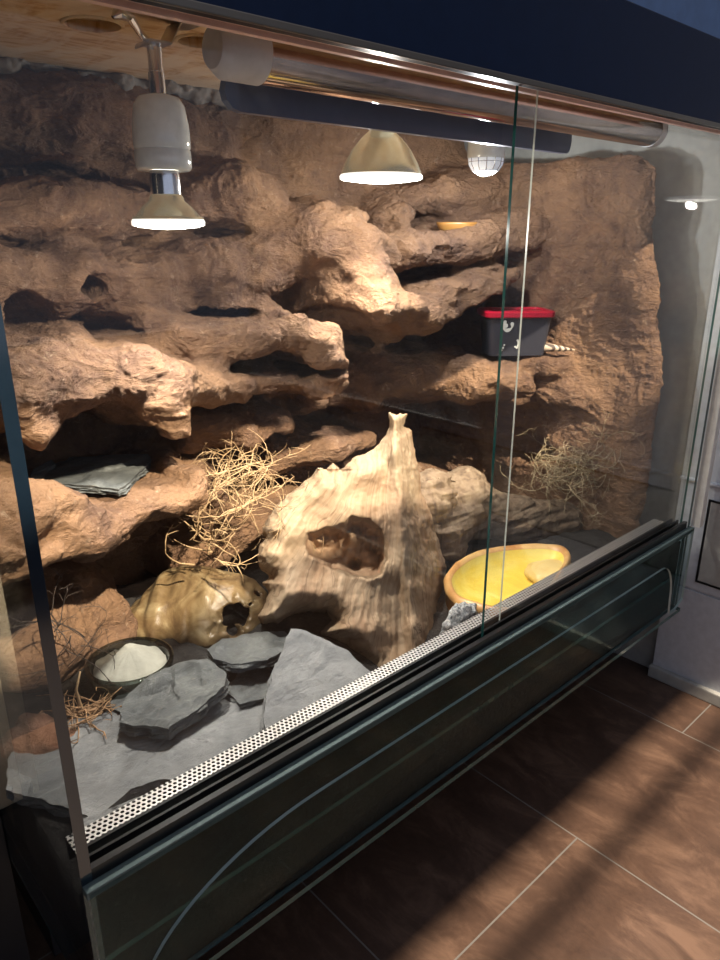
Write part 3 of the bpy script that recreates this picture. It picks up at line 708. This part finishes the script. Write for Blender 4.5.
def build_stump():
    M_DRIFT = stump_mat()
    du = 1.25; us = np.arange(248, 456, du); vs = np.arange(404, 708, du); ws = np.arange(.50, .98, .004)
    U2, V2 = np.meshgrid(us, vs, indexing='ij'); px = .0013
    wob = 1.1*fbm(np.stack([U2/9, V2/9, U2*0], -1), 2, 4)
    d = (poly_sdf(U2, V2, STUMP)+wob)*px; dh = (poly_sdf(U2, V2, HOLE)+wob*.6)*px
    inn = np.clip(-d, 0, None); R = .028; s = np.clip(inn/R, 0, 1); dome = np.sqrt(np.clip(1-(1-s)**2, 0, 1))
    th = np.arctan2(U2-392, V2-372)
    grain = fbm(np.stack([th*26+.5*vnoise(np.stack([U2/30, V2/30, U2*0], -1), 9), np.hypot(U2-392, V2-372)/90, th*0], -1), 3, 13, .6, True)
    fine = fbm(np.stack([th*110, np.hypot(U2-392, V2-372)/60, th*0], -1), 2, 14, .6, True)
    yf = stump_depth(U2, V2)-.0009*grain-.0007*fine
    lump = .010*fbm(np.stack([U2/40, V2/40, U2*0], -1), 2, 6); yf = yf+lump
    T = .05+.03*np.clip((V2-430)/150, 0, 1)      # half thickness
    T = np.where(V2 < 470, np.minimum(T, .018+.0004*np.clip(V2-413, 0, 99)), T)
    yc = yf+T; hh = T*dome
    W = ws[None, None, :]
    f = np.abs(W-yc[..., None])-hh[..., None]
    f = np.where(d[..., None] > 0, np.maximum(f, d[..., None]), f)
    # cavity: floor with two deeper pockets
    dep = np.clip(-dh/.010, 0, 1)**.6*(.040+.010*fbm(np.stack([U2/11, V2/11, U2*0], -1), 2, 8))
    low = np.clip((V2-548)/28, 0, 1)*np.clip((378-U2)/30, 0, 1); dep = dep*(1-.6*low)
    for cx, cy, r in ((329,570,9),(352,566,8)): dep = dep+.03*np.exp(-((U2-cx)**2+((V2-cy)*1.6)**2)/r**2)*(dh < 0)
    cav = (W-(yf+dep)[..., None]); fl = np.maximum(cav, dh[..., None]) ; f = np.maximum(f, np.where(dh[..., None] < 0, -cav, f))
    V, Q = surface_nets(f, None)
    uu = us[0]+V[:, 0]*du; vv = vs[0]+V[:, 1]*du; ww = ws[0]+V[:, 2]*.004
    V0 = np.stack([uu, vv, ww*1000/4*1.25], -1); V0 = relax(V0, Q, 1, .5); uu, vv, ww = V0[:, 0], V0[:, 1], V0[:, 2]/1000*4/1.25
    D = FW*F+RT*(uu-360)[:, None]+UP*(480-vv)[:, None]; Wd = D*(ww/D[:, 1])[:, None]; Wd[:, 2] += H
    Q = Q[:, ::-1] if np.einsum('ij,ij->i', normals(Wd, Q), Wd-Wd.mean(0)).mean() < 0 else Q
    Wd = Wd+normals(Wd, Q)*(.0012*fbm(Wd*80, 3, 3))[:, None]
    root = thing('driftwood_stump', 'pale bleached driftwood stump with large oval hollow and pointed tip', 'driftwood', tuple(atz(410, 665, ZS)))
    mid = Wd[Q].mean(1); mu = uu[Q].mean(1); mv = vv[Q].mean(1); mw = ww[Q].mean(1)
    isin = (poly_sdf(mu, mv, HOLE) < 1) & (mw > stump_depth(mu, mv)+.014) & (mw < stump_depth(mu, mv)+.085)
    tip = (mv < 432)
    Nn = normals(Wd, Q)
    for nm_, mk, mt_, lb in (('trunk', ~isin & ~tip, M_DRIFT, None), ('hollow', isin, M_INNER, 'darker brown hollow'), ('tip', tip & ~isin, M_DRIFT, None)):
        q = Q[mk]; un, inv = np.unique(q, return_inverse=True)
        npmesh(nm_, Wd[un], inv.reshape(-1, 4), mt_, root, np.array(root.location), cust=Nn[un])
build_stump()
# driftwood log behind, running to the right
g = [(at(425,520,.84), .055), (at(460,508,.83), .055), (at(510,520,.80), .052), (at(560,520,.76), .045), (at(600,525,.73), .035), (at(625,530,.705), .022)]
knobs = [(at(432,478,.84), .022), (at(468,482,.84), .024), (at(424,500,.83), .03), (at(450,545,.79), .03)]
def logf(G):
    X, Y, Z = G[..., 0], G[..., 1], G[..., 2]; f = np.full(X.shape, 9.)
    for (a, ra), (b, rb) in zip(g, g[1:]):
        a_ = np.array(a); d = np.array(b)-a_; t = np.clip(((G-a_)@d)/(d@d), 0, 1); c = a_+t[..., None]*d
        f = smin(f, np.linalg.norm(G-c, axis=-1)-(ra+(rb-ra)*t), .02)
    for a, r in knobs: f = smin(f, np.linalg.norm(G-np.array(a), axis=-1)-r, .06)
    ax_ = X*math.cos(-.4)+Y*math.sin(-.4); pe = -X*math.sin(-.4)+Y*math.cos(-.4)
    return np.maximum(f+.005*fbm(np.stack([ax_*5, pe*38, Z*46], -1), 3, 19, .5, True), X-(XR-.012))
lg = implicit('driftwood_log', logf, (.88, .64, ZS-.02), (1.325, .93, H-.22), .0045, M_LOG, sub=1, disp=lambda V: .0015*fbm(V*np.array([40, 90, 160]), 3, 2))
tag(lg, 'grey brown driftwood log lying behind the yellow water dish', 'driftwood')

# ------------------------------------------------------------------ cave hide
cc = at(204, 612, .925); zb_ = ZS-.004
def cave(G):
    X, Y, Z = G[..., 0]-cc[0], G[..., 1]-cc[1], G[..., 2]-zb_
    u = X*.736-Y*.677; w_ = X*.677+Y*.736
    n = fbm(G*18, 3, 61)
    body = (np.sqrt((u/.122)**2+(w_/.085)**2+(Z/.088)**2)-1)*.085+.006*n
    body = smax(body, -Z, .01)
    inner = (np.sqrt((u/.104)**2+(w_/.070)**2+((Z+.005)/.076)**2)-1)*.07
    opn = np.sqrt(((u-.063)/.034)**2+((Z-.036)/.024)**2)-1; opn = np.maximum(opn*.018+.009*n+.005*fbm(G*55, 2, 17, .5, True), w_)
    wv = .004*fbm(np.stack([u*60, w_*10, Z*12], -1), 2, 5)
    f = np.maximum(body+wv, -inner); return smax(f, -opn, .006)
def resin():
    m, nt, b = mat('resin_olive'); v = coord(nt); n = tex(nt, v, 22, 7, .65, .7)
    c = ramp(nt, n.outputs[0], [(.3, (.07, .038, .018)), (.5, (.17, .11, .05)), (.7, (.31, .235, .125))]); nt.links.new(c, b.inputs['Base Color'])
    b.inputs['Roughness'].default_value = .38; bump(nt, b, n.outputs[0], .5, .004); return m
cv_ = implicit('cave_hide', cave, (cc[0]-.14, cc[1]-.14, zb_), (cc[0]+.14, cc[1]+.14, zb_+.11), .0035, resin(), sub=1)
tag(cv_, 'glossy olive brown resin cave hide with jagged dark opening', 'reptile hide')

# ------------------------------------------------------------------ glass bowl with powder
bc = atz(130, 662, H-.552); zb0 = ZS+.006
bw = thing('glass_bowl', 'small clear glass bowl heaped with pale powder beside cave hide', 'bowl', (bc.x, bc.y, zb0))
r0 = .057
M_BOWL = glass('bowl_glass', (.42, .47, .45), mn=.07)
obj('bowl', lathe([(0, .0), (.040, 0), (.050, .006), (r0, .030), (r0+.001, .038), (r0-.003, .040), (r0-.006, .036), (r0-.010, .012), (.03, .007), (0, .007)], 64), M_BOWL, bw, smooth=True, local=True)
pw = bmesh.new(); lathe([(0, .050), (.012, .0495), (.024, .042), (.036, .034), (.0475, .031), (.048, .028), (.044, .012), (0, .009)][::-1], 64, pw)
for v in pw.verts:
    if v.co.z > .0295:
        p = v.co; v.co.z += .004*mnoise.fractal(p*60, .8, 2, 4)+.0+.006*math.exp(-((p.x-.014)**2+(p.y-.006)**2)/.0003)
pwm = plain('powder', (.36, .345, .28), .95, bumps=.9)
obj('powder', pw, pwm, bw, smooth=True, local=True)['label'] = 'heap of pale beige powder'

# ------------------------------------------------------------------ yellow water dish
rim = [(446,583),(449,572),(461,561),(480,552),(505,547),(535,545),(556,546),(568,551),(569,560),(560,574),(548,592),(522,608),(500,611),(478,606),(455,598)]
zr = H-.548; W = [atz(p[0], p[1], zr) for p in rim]
def smooth_loop(W, n=72):
    out = []; m = len(W)
    for k in range(n):
        t = k/n*m; i = int(t); f_ = t-i; p0, p1, p2, p3 = [W[(i+j-1) % m] for j in range(4)]
        out.append(.5*((2*p1)+(p2-p0)*f_+(2*p0-5*p1+4*p2-p3)*f_*f_+(3*p1-p0-3*p2+p3)*f_**3))
    return out
loop = smooth_loop(W); cd = sum(loop, Vector())/len(loop)
def dish_ring(bm, s, z, wob=0):
    r = []
    for k, p in enumerate(loop):
        q = cd+(p-cd)*s; nz = mnoise.noise(Vector((q.x*30, q.y*30, z*60)))*wob; q = q+(p-cd).normalized()*nz; r.append(bm.verts.new((q.x, q.y, z+nz*.5)))
    return r
def loft(bm, rings, cap0=False, cap1=False, wrap=False):
    for a, b in zip(rings, rings[1:]+([rings[0]] if wrap else [])):
        for i in range(len(a)): bm.faces.new((a[i], a[(i+1) % len(a)], b[(i+1) % len(b)], b[i]))
    if cap0: bm.faces.new(rings[0][::-1])
    if cap1: bm.faces.new(rings[-1])
yd = thing('water_dish', 'yellow lined water dish with orange brown rocky rim', 'water dish', (cd.x, cd.y, ZS))
def dishm(name, a, b_, c_, rough=.4):
    m, nt, b = mat(name); v = coord(nt); n = tex(nt, v, 16, 6, .6, .5); c = ramp(nt, n.outputs[0], [(.35, a), (.5, b_), (.65, c_)])
    nt.links.new(c, b.inputs['Base Color']); b.inputs['Roughness'].default_value = rough; bump(nt, b, n.outputs[0], .5, .003); return m
bm = bmesh.new(); rr = [dish_ring(bm, .90, ZS+.004), dish_ring(bm, 1.0, ZS+.012, .004), dish_ring(bm, .97, ZS+.022, .004), dish_ring(bm, 1.02, ZS+.034, .003), dish_ring(bm, 1.03, zr-.004, .002), dish_ring(bm, 1.0, zr+.003, .003), dish_ring(bm, .95, zr+.003, .003), dish_ring(bm, .905, zr-.003, .001)]
loft(bm, rr, cap0=True); obj('shell', bm, dishm('dish_orange', (.42, .17, .04), (.55, .28, .09), (.66, .42, .16)), yd, smooth=True)
bm = bmesh.new(); rr = [dish_ring(bm, .906, zr-.003, .001), dish_ring(bm, .87, zr-.012), dish_ring(bm, .78, zr-.026), dish_ring(bm, .6, zr-.034), dish_ring(bm, .3, zr-.035)]
loft(bm, rr, cap1=True); obj('lining', bm, dishm('dish_yellow', (.74, .52, .06), (.82, .63, .10), (.86, .72, .20)), yd, smooth=True)['label'] = 'bright yellow lining'
bm = bmesh.new(); rr = [dish_ring(bm, .86, zr-.0145)]; bm.faces.new(rr[0]); obj('water', bm, glass('water', (1, .99, .93), mn=.01), yd)
# sloping step inside the far right corner of the dish
def stepf(G):
    c = np.array(atz(553, 572, zr-.022)); n = fbm(G*40, 2, 4)
    return (np.sqrt(((G[..., 0]-c[0])/.055)**2+((G[..., 1]-c[1])/.045)**2+((G[..., 2]-c[2]+.002)/.017)**2)-1)*.017+.002*n
q = atz(545, 566, zr-.012)
implicit('step', stepf, (q.x-.07, q.y-.06, zr-.05), (q.x+.06, q.y+.05, zr+.01), .004, dishm('dish_step', (.55, .36, .09), (.68, .48, .17), (.72, .55, .22)), yd, offset=tuple(yd.location))

# ------------------------------------------------------------------ speckled stone
sc_ = at(461, 630, .609)
def stonef(G):
    X, Y, Z = G[..., 0]-sc_[0], G[..., 1]-sc_[1], G[..., 2]-(ZS+.022); n = fbm(G*40, 3, 71, .6, True)
    return (np.sqrt((X/.048)**2+(Y/.022)**2+(Z/.038)**2)-1)*.024+.004*n
def quartz():
    m, nt, b = mat('grey_quartz'); v = coord(nt); n = tex(nt, v, 70, 7, .7, 2); c = ramp(nt, n.outputs[0], [(.35, (.10, .12, .13)), (.5, (.32, .33, .33)), (.62, (.7, .68, .64))])
    nt.links.new(c, b.inputs['Base Color']); b.inputs['Roughness'].default_value = .35; bump(nt, b, n.outputs[0], .9, .005); return m
so_ = implicit('quartz_stone', stonef, (sc_[0]-.055, sc_[1]-.03, ZS-.02), (sc_[0]+.055, sc_[1]+.03, ZS+.075), .003, quartz(), sub=1)
tag(so_, 'speckled grey white stone between driftwood base and yellow dish', 'stone')
# reddish rock at the left glass
rc = atz(28, 738, ZS+.02)
def rrf(G):
    n = fbm(G*25, 3, 5, .5, True); return (np.sqrt(((G[..., 0]-rc[0]-.012)/.04)**2+((G[..., 1]-rc[1])/.05)**2+((G[..., 2]-ZS-.008)/.03)**2)-1)*.03+.005*n
rx_ = implicit('red_rock', rrf, (XL+.004, rc[1]-.06, ZS-.02), (rc[0]+.06, rc[1]+.06, ZS+.05), .004, M_ROCKR, sub=1)
tag(rx_, 'small reddish brown rock against the left glass near large slab', 'stone')

# ------------------------------------------------------------------ twigs
def twigs(name, label, c, ext, n, material, seed, r=.0012, length=.09, up=.4, branch=4, tang=1.0, minz=None, hub=True):
    rnd = random.Random(seed); bm = bmesh.new(); c = Vector(c)
    def grow(p, d, L, rad, depth):
        k = max(4, int(L/.011)); pts = [p.copy()]; rads = [rad]; q = p.copy(); dd = d.copy()
        for i in range(k):
            dd = (dd+Vector((rnd.gauss(0, .15), rnd.gauss(0, .15), rnd.gauss(0, .15)))*tang).normalized()
            # pull back into the clump
            off = q-c
            e = (off.x/ext[0])**2+(off.y/ext[1])**2+(off.z/ext[2])**2
            if e > 1: dd = (dd-.22*off.normalized()).normalized()
            q = q+dd*L/k
            if minz is not None and q.z < minz: q.z = minz; dd.z = abs(dd.z)
            pts.append(q.copy()); rads.append(rad*(1-.65*(i+1)/k))
            if depth > 0 and rnd.random() < .36:
                nd = (dd+Vector((rnd.gauss(0, .8), rnd.gauss(0, .8), rnd.gauss(0, .8)))).normalized()
                grow(q, nd, L*rnd.uniform(.3, .6), rad*.7, depth-1)
        tube(bm, pts, rads, 5)
    for i in range(n):
        a = rnd.uniform(0, 2*math.pi)
        d = Vector((math.cos(a)*ext[0], math.sin(a)*ext[1], rnd.uniform(-.5, 1)*ext[2]*up*2)).normalized()
        s = .15 if hub else .75
        p = c+Vector((rnd.uniform(-1, 1)*ext[0], rnd.uniform(-1, 1)*ext[1], rnd.uniform(-1, 1)*ext[2]))*s
        grow(p, d, length*rnd.uniform(.6, 1.3), r*rnd.uniform(.7, 1.3), branch)
    o = obj(name, bm, material, smooth=True); return tag(o, label, 'twigs')
M_TWIG = plain('straw_twig', (.40, .26, .13), .7); M_TWIG2 = plain('olive_twig', (.34, .26, .15), .8); M_TWIG3 = plain('dark_twig', (.045, .03, .022), .8); M_ROOT = plain('root_twig', (.30, .17, .08), .8)
twigs('dry_bush', 'tangled straw coloured dry bush hanging over ledge left of driftwood', at(236,490,.885), (.062,.04,.046), 34, M_TWIG, 5, .0011, .11, .5, 2, hub=False)
twigs('dry_bush', 'tangled straw coloured dry bush hanging over ledge left of driftwood', at(207,545,.86), (.026,.03,.045), 11, M_TWIG, 9, .0014, .07, .5, 2, hub=False)
b2 = bpy.data.objects['dry_bush.001']; b2.name = 'drooping_twigs'; b2.parent = bpy.data.objects['dry_bush']
for k_ in ('label', 'category'): del b2[k_]
twigs('dry_bush', 'fine olive dry bush on log before the right rock face', at(577,466,.735), (.09,.06,.034), 74, M_TWIG2, 21, .0011, .11, .5, 3, tang=1.5, hub=False)
twigs('twig_bundle', 'dark thin twigs standing in shadow behind the left glass edge', at(70,650,.83), (.035,.03,.07), 9, M_TWIG3, 33, .0008, .10, .8, 2, hub=False, minz=ZS)
twigs('root_tangle', 'orange brown root tangle on soil behind the large slab', atz(88,714,ZS+.022), (.028,.022,.013), 34, M_ROOT, 41, .0013, .045, .4, 2, hub=False, minz=ZS+.004)
bm = bmesh.new(); a = atz(80,722,ZS+.012)
tube(bm, [a, a+Vector((.004, .0, .02)), a+Vector((.002, .003, .045)), a+Vector((.010, .002, .068))], [.0028, .0024, .0018, .001], 7)
tag(obj('twig', bm, M_TWIG, smooth=True), 'single pale twig sticking up from the root tangle', 'twig')

# ------------------------------------------------------------------ plastic tub with red lid
tcn = at(505, 353, .885); ang = math.atan2(-.62, .785)
tb = thing('plastic_tub', 'translucent dark grey plastic tub with red lid on rock ledge', 'plastic tub', (tcn.x+.012, tcn.y-.010, tcn.z), (0, 0, ang)); tb.scale = (.86, .86, .92)
def rrect(bm, hx, hy, r, z, seg=6):
    out = []
    for sx_, sy_, a0 in ((1, 1, 0), (-1, 1, 90), (-1, -1, 180), (1, -1, 270)):
        for k in range(seg+1):
            a = math.radians(a0+90*k/seg); out.append(bm.verts.new((sx_*(hx-r)+r*math.cos(a), sy_*(hy-r)+r*math.sin(a), z)))
    return out
mt, nt_, b_ = mat('smoky_plastic'); b_.inputs['Base Color'].default_value = (.035, .035, .045, 1); b_.inputs['Roughness'].default_value = .25; b_.inputs['Alpha'].default_value = .92
bm = bmesh.new(); loft(bm, [rrect(bm, .066, .042, .014, 0), rrect(bm, .076, .050, .016, .085), rrect(bm, .074, .048, .016, .085), rrect(bm, .064, .040, .013, .003)], cap0=True, cap1=True); obj('tub', bm, mt, tb, smooth=True, local=True, sharp=50)
bm = bmesh.new(); loft(bm, [rrect(bm, .079, .053, .016, .082), rrect(bm, .082, .056, .018, .084), rrect(bm, .082, .056, .018, .093), rrect(bm, .078, .052, .016, .096), rrect(bm, .070, .045, .014, .096), rrect(bm, .068, .043, .014, .092)], cap0=True, cap1=True)
obj('lid', bm, M_RED, tb, smooth=True, local=True, sharp=50)['label'] = 'red snap-on lid'
def blob(pts, w_=.0006):
    bm = bmesh.new(); K = 10
    for (x, z, r) in pts:
        yy = -(.042+.008*z/.085)-.0012
        bmesh.ops.create_cone(bm, cap_ends=True, segments=14, radius1=r, radius2=r*.9, depth=w_*2, matrix=Matrix.Translation((x, yy, z))@Matrix.Rotation(math.pi/2-.09, 4, 'X'))
    return bm
obj('decal', blob([(-.030+.011*math.cos(a), .066+.010*math.sin(a), .0032+.0012*math.sin(a*3)) for a in np.linspace(2.2, 6.6, 14)]+[(-.034, .066, .005), (-.038, .061, .004)]), M_DECAL, tb, local=True)['label'] = 'pale curved marking'
obj('decal', blob([(-.004+.003*math.sin(t*3), .018+t*.016, .0024) for t in np.linspace(0, 1, 7)]+[(-.001, .032, .003), (-.008, .02, .002)]), M_DECAL, tb, local=True)['label'] = 'small pale marking'
obj('decal', blob([(-.036, .018, .0025), (-.034, .024, .002), (-.039, .013, .0018)]), M_DECAL, tb, local=True)['label'] = 'small pale marking'

# banded lizard: body tucked behind the tub, tail showing
def banded():
    m, nt, b = mat('banded_skin'); v = coord(nt, (1, 1, 1)); w_ = N(nt, 'ShaderNodeTexWave'); w_.inputs['Scale'].default_value = 32; w_.inputs['Distortion'].default_value = 1.5; nt.links.new(v, w_.inputs[0])
    c = ramp(nt, w_.outputs[0], [(.4, (.09, .06, .045)), (.6, (.58, .46, .33))]); nt.links.new(c, b.inputs['Base Color']); b.inputs['Roughness'].default_value = .6; return m
bm = bmesh.new(); p = [at(514,340,.90), at(530,345,.85), at(542,347,.825), at(553,348,.80), at(564,349,.785), at(575,350,.77)]
tube(bm, p, [.010, .0105, .0095, .0075, .0048, .0010], 14)
tag(obj('lizard', bm, banded(), smooth=True), 'banded brown lizard behind the tub with pointed tail showing', 'lizard')
# amber dish on upper ledge
ad = at(457, 228, .965)
am = thing('amber_dish', 'small amber orange oval dish in gap on upper ledge', 'dish', tuple(ad))
am.rotation_euler = (0, 0, -.7)
bm = lathe([(0, -.011), (.022, -.011), (.034, -.004), (.040, .006), (.041, .010), (.038, .011), (.030, .003), (.015, -.004), (0, -.005)], 40)
bmesh.ops.scale(bm, vec=(1, .6, 1), verts=bm.verts); obj('dish', bm, dishm('amber', (.26, .11, .025), (.36, .17, .04), (.42, .24, .07)), am, smooth=True, local=True)

# ------------------------------------------------------------------ lamps
def spot(loc, watt, ang=168, r=.02, col=LAMP_COL, blend=.6, name='lamp_light', parent=None):
    d = bpy.data.lights.new(name, 'SPOT'); d.energy = watt; d.spot_size = math.radians(ang); d.spot_blend = 1.0; d.shadow_soft_size = r; d.color = col
    o = bpy.data.objects.new(name, d); C.objects.link(o); o.location = loc
    if parent is not None: o.parent = parent
    return o
def point(loc, watt, r=.02, col=LAMP_COL, parent=None):
    d = bpy.data.lights.new('lamp_glow', 'POINT'); d.energy = watt; d.shadow_soft_size = r; d.color = col
    o = bpy.data.objects.new('lamp_glow', d); C.objects.link(o); o.location = loc; o.parent = parent
M_BULB = None
def bulbglass():
    m, nt, b = mat('gilded_bulb'); b.inputs['Metallic'].default_value = .8; b.inputs['Roughness'].default_value = .24
    b.inputs['Emission Color'].default_value = (1, .82, .5, 1); b.inputs['Emission Strength'].default_value = .09
    v = coord(nt); n = tex(nt, v, 30, 3); c = ramp(nt, n.outputs[0], [(.3, (.70, .63, .44)), (.7, (.82, .77, .62))]); nt.links.new(c, b.inputs['Base Color']); return m
M_BULB = bulbglass()
def ribs(): 
    return M_LENS
def par_lamp(label, x, y, zface, R, Hb, socket_top, socket_r, watt, group, neck_r=.014, mount=True):
    t = thing('spot_lamp', label, 'lamp', (x, y, zface), group=group)
    # reflector body
    prof = [(R, .004), (R*.985, .010), (R*.90, .022*Hb/.07), (R*.72, .040*Hb/.07), (R*.50, .055*Hb/.07), (neck_r*1.15, Hb*.92), (neck_r, Hb)]
    bu = obj('bulb', lathe(prof, 56), M_BULB, t, smooth=True, local=True)
    obj('bulb_rim', lathe([(R*.97, .000), (R*1.02, .001), (R*1.025, .005), (R*.985, .008), (R*.96, .006), (R*.97, 0)], 56), M_LENSR, bu, smooth=True, local=True)
    obj('lens', lathe([(0, -.004*R/.05), (R*.5, -.003*R/.05), (R*.85, -.001), (R*.97, .002)], 56), M_LENS, t, smooth=True, local=True)['label'] = 'glowing white lens'
    return t
# lamp 1
l1 = at(168, 222, .78); z1 = H+.006; X1 = .430
l1 = Vector((at(168, 215, .78).x, .78, z1))
t = par_lamp('short reflector spot lamp in white porcelain socket on chrome swivel, leftmost', l1.x, l1.y, z1, .0395, .034, 0, 0, 0, 'terrarium lamps', .016)
obj('neck', lathe([(.016, .030), (.0165, .034), (.0165, .052), (.0155, .058)], 40), M_CHROME, t, smooth=True, local=True)['label'] = 'chrome screw neck'
M_T = Matrix.Translation((0, 0, 0))
obj('socket', lathe([(0, .059), (.028, .058), (.0302, .061), (.0306, .069), (.0302, .078), (.0290, .079), (.0302, .0805), (.0306, .090), (.0300, .104), (.0270, .122), (.022, .130), (.012, .133), (0, .133)], 56), M_CERAMIC, t, smooth=True, local=True, sharp=60)['label'] = 'white porcelain socket with a groove'
sk = obj('swivel_tube', lathe([(0, .132), (.0085, .132), (.0085, .154), (.0075, .155), (.0075, .180), (0, .181)], 32), M_CHROME, t, smooth=True, local=True, sharp=40)
bm = bmesh.new(); sec = [(-.014, .176), (-.012, .1795), (.012, .1795), (.026, .2015), (.052, .2035)]
for (xa, za_), (xb, zb3) in zip(sec, sec[1:]):
    vs_ = [bm.verts.new(p) for p in ((xa, -.016, za_), (xb, -.016, zb3), (xb, .016, zb3), (xa, .016, za_), (xa, -.016, za_+.0022), (xb, -.016, zb3+.0022), (xb, .016, zb3+.0022), (xa, .016, za_+.0022))]
    for f_ in ((0, 3, 2, 1), (4, 5, 6, 7), (0, 1, 5, 4), (1, 2, 6, 5), (2, 3, 7, 6), (3, 0, 4, 7)): bm.faces.new([vs_[k] for k in f_])
br = obj('bracket', bm, M_STEEL, t, local=True)
bm = bmesh.new(); tube(bm, [(-.046, -.006, .196), (-.040, -.006, .202), (-.026, -.004, .200), (-.014, 0, .188), (-.008, 0, .183)], [.002, .007, .005, .0035, .0035], 10)
obj('wing_screw', bm, M_CHROME, t, local=True)
spot((0, 0, -.008), 14, 140, parent=t); point((0, 0, -.010), 2.0, r=.007, parent=t)
# lamp 2
p2 = at(381, 180, .837)
t = par_lamp('wide bell shaped flood lamp hanging in the middle', p2.x, p2.y, p2.z, .061, .072, 0, 0, 0, 'terrarium lamps', .0165)
obj('neck', lathe([(.0165, .070), (.0175, .072), (.0175, .082), (.017, .084)], 40), M_CHROME, t, smooth=True, local=True)
obj('socket', lathe([(0, .078), (.030, .078), (.0315, .082), (.031, .105), (.030, ZC-p2.z-.001), (0, ZC-p2.z-.001)], 48), M_CERAMIC, t, smooth=True, local=True, sharp=50)['label'] = 'white socket'
spot((0, 0, -.008), 21, 120, r=.035, parent=t); point((0, 0, -.012), 2.3, r=.008, parent=t)
# lamp 3
p3 = at(485, 175, .82)
t = thing('led_lamp', 'small domed bulb with white collar, right of flood lamp', 'lamp', (p3.x, p3.y, p3.z), group='terrarium lamps')
M_DOME = glass('bulb_dome', (.75, .82, .95), mn=.25, rough=.15)
bm = lathe([(0, -.002), (.012, .000), (.022, .006), (.028, .015), (.0295, .026)], 40)
o = obj('dome', bm, M_UV, t, smooth=True, local=True); point((0, 0, -.014), 3.3, .008, (.92, .95, 1), t)
bm = bmesh.new()
for k in range(3): tube(bm, [((.0225+.003*k)*math.cos(a), (.0225+.003*k)*math.sin(a), .006+.007*k) for a in np.linspace(0, 2*math.pi, 40)[:-1]], .0006, 5, True)
for a in np.linspace(0, 2*math.pi, 14)[:-1]: tube(bm, [(r*math.cos(a), r*math.sin(a), z) for r, z in ((.003, -.002), (.0125, 0), (.0225, .006), (.0285, .015), (.030, .026))], .0006, 5)
obj('grid', bm, M_CHROME, t, local=True)
obj('collar', lathe([(.030, .025), (.031, .027), (.031, .052), (.028, .058), (.015, .060)], 40), M_CERAMIC, t, smooth=True, local=True, sharp=40)
obj('socket', lathe([(0, .058), (.029, .058), (.030, .064), (.028, ZC-p3.z-.001), (0, ZC-p3.z-.001)], 40), M_CERAMIC, t, smooth=True, local=True, sharp=50)

# light tube
zt_ = H+.163; yt = .655
t = thing('light_tube', 'long chrome tube light with white end caps under the plywood top', 'tube light', (.42, yt, zt_))
RM = Matrix.Rotation(math.pi/2, 4, 'Y')
def along(prof): return lathe(prof, 48, M=RM)
obj('tube', along([(.0245, .045), (.0255, .046), (.0255, .845), (.0245, .846)]), plain('mirror_tube', (.42, .36, .34), .12, 1), t, smooth=True, local=True, sharp=40)['label'] = 'mirror finished tube'
for s0, s1 in ((-.005, .047), (.844, .875)):
    a, b = (s0, s1) if s0 < 0 else (s1, s0)
    obj('end_cap', along([(0, s0), (.018, s0), (.0262, s0+(.012 if s0 < 0 else .001)), (.0262, s1-(.001 if s0 < 0 else .012)), (.018, s1), (0, s1)]), M_WHITE, t, smooth=True, local=True, sharp=50)['label'] = 'white end cap'
for k in (.16, .70): obj('clip', B(((.42+k, yt-.006, zt_+.020), (.42+k+.015, yt+.006, ZC))), M_STEEL, t)
bm = bmesh.new(); L_ = .62; out = []
for k in range(7): a = math.radians(90+30*k); out.append((.020*math.cos(a), .019*math.sin(a)))
for k in range(7): a = math.radians(-90+30*k); out.append((L_+.02*math.cos(a)*.5, .019*math.sin(a)))
f1 = [bm.verts.new((x+.055, .045, z-.025)) for x, z in out]; f2 = [bm.verts.new((x+.055, .055, z-.025)) for x, z in out]
bm.faces.new(f1); bm.faces.new(f2[::-1])
for i in range(len(out)): j = (i+1) % len(out); bm.faces.new((f1[i], f2[i], f2[j], f1[j]))
obj('reflector_blade', bm, plain('blue_grey_metal', (.06, .075, .13), .35, .4), t, local=True)['label'] = 'blue grey blade behind the tube'
